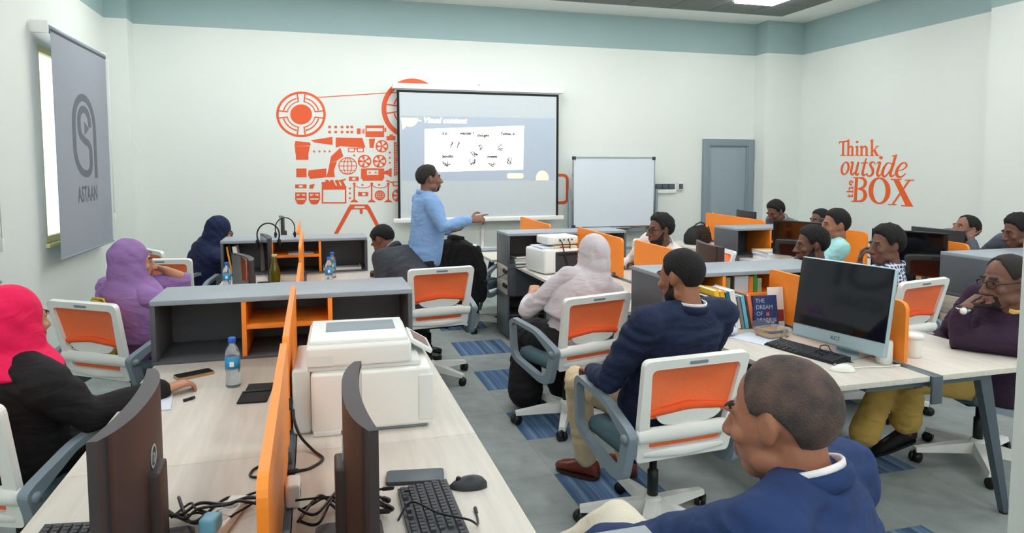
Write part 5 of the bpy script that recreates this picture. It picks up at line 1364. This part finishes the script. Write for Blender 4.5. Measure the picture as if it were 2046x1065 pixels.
# 8 nearest man in the blue jacket
BUZZ = mat('hair_thinning_buzz', (50, 46, 46), .75, col2=(98, 78, 70), vscale=20, bump=.5, bscale=260)
CREAM = CLO('cream_chino', (222, 216, 196))
person('nearest man in a blue blazer with thinning cropped hair, back to the camera', (.92, 1.0, .56), (.872, 1.12, 1.205), 32, (27, 8, 0), dict(
    skin=SK4, hair=('high', BUZZ, .003, .0008), top=CLO('blue_blazer', (24, 50, 96)), top_name='blazer', collar=CLO('blue_blazer', (24, 50, 96)), inner_collar=CLO('white_shirt', (232, 230, 230)), hem=-.1, build=1.08, wide=.96, shoulders=.192, drop=.06, neck_z=-.088, eyes=False, voxel=.006, cvoxel=.008, head_scale=1.06,
    armL=((-.06, .37, .88), (.05, .58, .77)), armR=((.25, .12, .80), (.12, .34, .76)), trousers=CREAM, shoes=mat('black_leather', (24, 22, 22), .35), legL=((.16, .60, .76), (.13, .95, .40)), legR=((.08, .50, .58), (.10, .60, .09))))
# 9 man in the white shirt
person('man in a white shirt and dark glasses looking towards the screen', (3.40, 5.95, .54), (2.95, 5.50, 1.145), 100, (92, 2, 0), dict(
    skin=SK2, hair=('full', HB, .016, .008, .01), facial='short', glasses=BLACK, top=CLO('white_shirt', (232, 230, 230)), collar=CLO('white_shirt', (232, 230, 230)), head_scale=1.12,
    armL=((-.30, .34, .76), (-.10, .50, .80)), armR=((.10, .50, .80), (.02, .66, .80)), trousers=CLO('black_trouser', (36, 36, 42)), shoes=BLACKM))
# 10 man in the grey suit in the far corner
person('man in a grey suit looking down in the far right corner by the door', (5.98, 7.2, .54), (5.30, 7.02, 1.17), 92, (96, 26, 0), dict(
    skin=SK2, hair=('full', HB, .016, .006, .008), top=CLO('grey_suit', (112, 116, 128)), top_name='jacket', inner_collar=CLO('white_shirt', (232, 230, 230)), collar=CLO('grey_suit', (112, 116, 128)), head_scale=1.06,
    armL=((-.22, .50, .80), (-.10, .66, .80)), armR=((.22, .46, .80), (.12, .66, .80)), trousers=CLO('grey_suit', (112, 116, 128)), shoes=BLACKM))
# 11 half hidden man
person('half hidden man behind the small grey monitor, only forehead and hair showing', (5.95, 6.3, .54), (5.46, 6.46, 1.105), 88, (86, 4, 0), dict(
    skin=SK2, hair=('full', HB, .012, .004), top=CLO('dark_shirt', (60, 64, 74)), armL=((-.22, .40, .80), (-.10, .56, .80)), armR=((.22, .40, .80), (.12, .56, .80)), trousers=CLO('black_trouser', (36, 36, 42)), shoes=BLACKM))
# 12 man in the mint shirt
person('man in a mint green shirt with a fade haircut facing the screen', (4.04, 5.10, .54), (4.30, 4.90, 1.20), 62, (72, 2, 0), dict(
    skin=SK4, hair=('full', HB, .008, .003, .014), top=CLO('mint', (160, 214, 212)), collar=CLO('mint', (160, 214, 212)), head_scale=1.12, shoulders=.205, drop=.045,
    armL=((-.26, -.12, .74), (-.16, .10, .66)), armR=((.26, -.14, .74), (.16, .08, .66)), trousers=CLO('black_trouser', (36, 36, 42)), shoes=BLACKM))
# 13 bearded young man in front
person('young man with short beard just above the silver computer', (3.72, 4.66, .54), (3.69, 4.45, 1.10), 60, (66, 6, 0), dict(
    skin=SK2, hair=('full', HB, .014, .006, .012), facial='short', top=CLO('dark_shirt', (60, 64, 74)), head_scale=1.14,
    armL=((-.26, .20, .74), (-.10, .40, .76)), armR=((.28, .16, .74), (.20, .40, .74)), trousers=CLO('black_trouser', (36, 36, 42)), shoes=BLACKM))
# 14 man in the checked shirt
def check_mat():
    m = bpy.data.materials.new('cloth_check'); m.use_nodes = True; nt = m.node_tree; b = nt.nodes['Principled BSDF']; b.inputs['Roughness'].default_value = .85
    tc = nt.nodes.new('ShaderNodeTexCoord'); fac = []
    for ax, dr in (('X', (1, .3, 0)), ('Z', (0, 0, 1))):
        mp = nt.nodes.new('ShaderNodeMapping'); nt.links.new(tc.outputs['Object'], mp.inputs[0]); mp.inputs['Rotation'].default_value = (0, 0, .5)
        w = nt.nodes.new('ShaderNodeTexWave'); w.bands_direction = ax; w.inputs['Scale'].default_value = 12; w.inputs['Distortion'].default_value = .4
        nt.links.new(mp.outputs[0], w.inputs['Vector'])
        r = nt.nodes.new('ShaderNodeValToRGB'); r.color_ramp.elements[0].position = .70; r.color_ramp.elements[1].position = .82
        nt.links.new(w.outputs['Fac'], r.inputs[0]); fac.append(r)
    mx = nt.nodes.new('ShaderNodeMath'); mx.operation = 'MAXIMUM'
    nt.links.new(fac[0].outputs[0], mx.inputs[0]); nt.links.new(fac[1].outputs[0], mx.inputs[1])
    c = nt.nodes.new('ShaderNodeMixRGB'); c.inputs[1].default_value = lin((40, 54, 100)); c.inputs[2].default_value = lin((206, 214, 226))
    nt.links.new(mx.outputs[0], c.inputs[0]); nt.links.new(c.outputs[0], b.inputs['Base Color']); return m
CHECK = check_mat()
person('man in a navy and white checked shirt resting his chin on his hand', (3.86, 3.92, .58), (3.82, 3.86, 1.155), 48, (80, 4, 0), dict(
    skin=SK2, hair=('full', HB, .016, .008, .012), top=CHECK, collar=CHECK, head_scale=1.10, shoulders=.20,
    armL=((-.22, .26, .80), (-.07, .15, 1.015)), armR=((.28, .18, .78), (.10, .40, .78)), hands={-1: dict(d=(.1, -.15, 1), n=(0, 1, .1), local=True, curl=(20, 45, 48, 50, 52))}, sleeve=.85, trousers=CLO('black_trouser', (36, 36, 42)), shoes=BLACKM))
# 15 balding man
person('balding man looking up behind the two black monitors', (6.08, 5.34, .54), (5.80, 4.95, 1.125), 80, (78, -14, 0), dict(
    skin=SK1, hair=('high', HB, .010, .003), facial='short', top=CLO('slate_shirt', (84, 92, 104)), head_scale=1.12,
    armL=((-.24, .30, .76), (-.10, .46, .80)), armR=((.24, .30, .76), (.12, .46, .80)), trousers=CLO('black_trouser', (36, 36, 42)), shoes=BLACKM))
# 16 man at the right edge
person('man at the right edge with curly hair and his hand over his mouth', (6.02, 4.54, .54), (5.56, 4.27, 1.17), 84, (70, 14, 0), dict(
    skin=SK2, hair=('full', HB, .018, .008, .012), top=CLO('slate_shirt', (84, 92, 104)), head_scale=1.10, voxel=.0075,
    armL=((-.12, .62, .90), (-.02, .58, 1.09)), armR=((.26, .36, .76), (.12, .52, .80)), hands={-1: dict(d=(.35, -.3, .25), n=(-.1, .7, .6), local=True, curl=(25, 40, 42, 44, 46))}, sleeve=.8, trousers=CLO('black_trouser', (36, 36, 42)), shoes=BLACKM))
# 17 man in the plum jacket
PLUM = CLO('plum_jacket', (48, 28, 52)); MUST = CLO('mustard_trouser', (196, 160, 84))
_, pm = person('man in a plum jacket and mustard trousers leaning his chin on his hand', (3.55, 2.86, .53), (3.39, 2.65, 1.115), 82, (78, 6, 0), dict(
    skin=SK2, hair=('high', mat('hair_cropped', (38, 32, 30), .8, bump=.5, bscale=200), .006, .0015), facial='goatee', collar_h=.03, glasses=BLACK, top=PLUM, top_name='jacket', collar=PLUM, inner_collar=CLO('yellow_shirt', (236, 196, 110)), hem=-.14, build=1.08, wide=1.05, shoulders=.195, voxel=.0065, cvoxel=.009, head_scale=1.16,
    armL=((-.12, .31, .80), (-.165, .30, .975)), armR=((.22, .06, .72), (.14, .28, .64)),
    hands={-1: dict(d=(-.02, -.42, .26), n=(-.15, .55, .85), local=True, curl=(10, 42, 46, 50, 54))}, sleeve=.84,
    trousers=MUST, shoes=BLACKM, flare=2.4, legR=((.12, .50, .54), (.16, .64, .11)), legL=((-.02, .46, .56), (.16, .36, .20)), trouser_len=.78, feet={-1: (.2, .9, -.4)}))
# wrist watch on his raised arm
a, e, w = pm['arms'][-1]; p = e.lerp(w, .95) + pm['o']; d = (w - e).normalized()
t = thing('wrist_watch', 'silver wrist watch on the raised wrist of the man in plum', 'watch', p)
MB().tube([Vector((.038*math.cos(q), .038*math.sin(q), 0)) for q in [2*PI*k/20 for k in range(20)]], [(.010, .003)]*20, 8, side=(0, 0, 1), closed=True).build('strap', CHROME, t)
MB().cyl((-.031, -.026, 0), (-.037, -.031, 0), .020).build('case', CHROME, t); MB().cyl((-.037, -.031, 0), (-.0378, -.0317, 0), .016).build('dial', WHITEP, t)

# ---------------- black jacket draped over the chair
t = thing('black_jacket', 'black jacket hanging over the back of the office chair by the presenter', 'jacket', CH[9].location.copy(), CH[9].rotation_euler[2])
m = MB(); rings = []
for z_, w_, y_, d_ in ((.30, .25, -.30, .05), (.45, .265, -.30, .06), (.65, .275, -.31, .065), (.82, .275, -.335, .06), (.92, .24, -.345, .05), (.965, .14, -.345, .035), (.985, .08, -.34, .03)):
    rings.append([(w_*math.copysign(abs(math.cos(2*PI*k/24))**.7, math.cos(2*PI*k/24)), y_ + d_*math.sin(2*PI*k/24), z_) for k in range(24)])
m.loft(rings)
for s in (-1, 1): m.tube([(s*.24, -.32, .88), (s*.29, -.31, .70), (s*.295, -.28, .45), (s*.27, -.27, .36)], [(.05, .045), (.055, .045), (.05, .04), (.04, .03)], 12)
me = remesh(m, .012, 4); folds(me, .007, 2, (1, 0, .15), 40, 7); finish(me, 'cloth', CLO('black_jacket', (17, 17, 20)), t)
MB().tube([(-.10, -.35, .975), (0, -.39, .995), (.10, -.35, .975)], [(.03, .01)]*3, 8, side=(0, 0, 1)).build('collar', CLO('black_jacket', (17, 17, 20)), t)
# yellow bag corner behind the lilac headscarf
t = thing('yellow_bag', 'mustard yellow bag squeezed behind the woman in lilac on her chair', 'bag', (-1.26, 4.62, .485), math.radians(-34))
m = MB(); m.ell((0, 0, .2), (.13, .05, .22)); m.v = [tuple(Vector(p) + Vector((0, 0, 0)) + Vector(p)*(.12*noise.noise(Vector(p)*14))) for p in m.v]; m.build('pouch', CLO('mustard_bag', (200, 178, 70)), t)
MB().tube([(-.08, 0, .36), (-.04, .0, .43), (.04, 0, .43), (.08, 0, .36)], .008, 8).build('handle', CLO('mustard_bag', (200, 178, 70)), t)
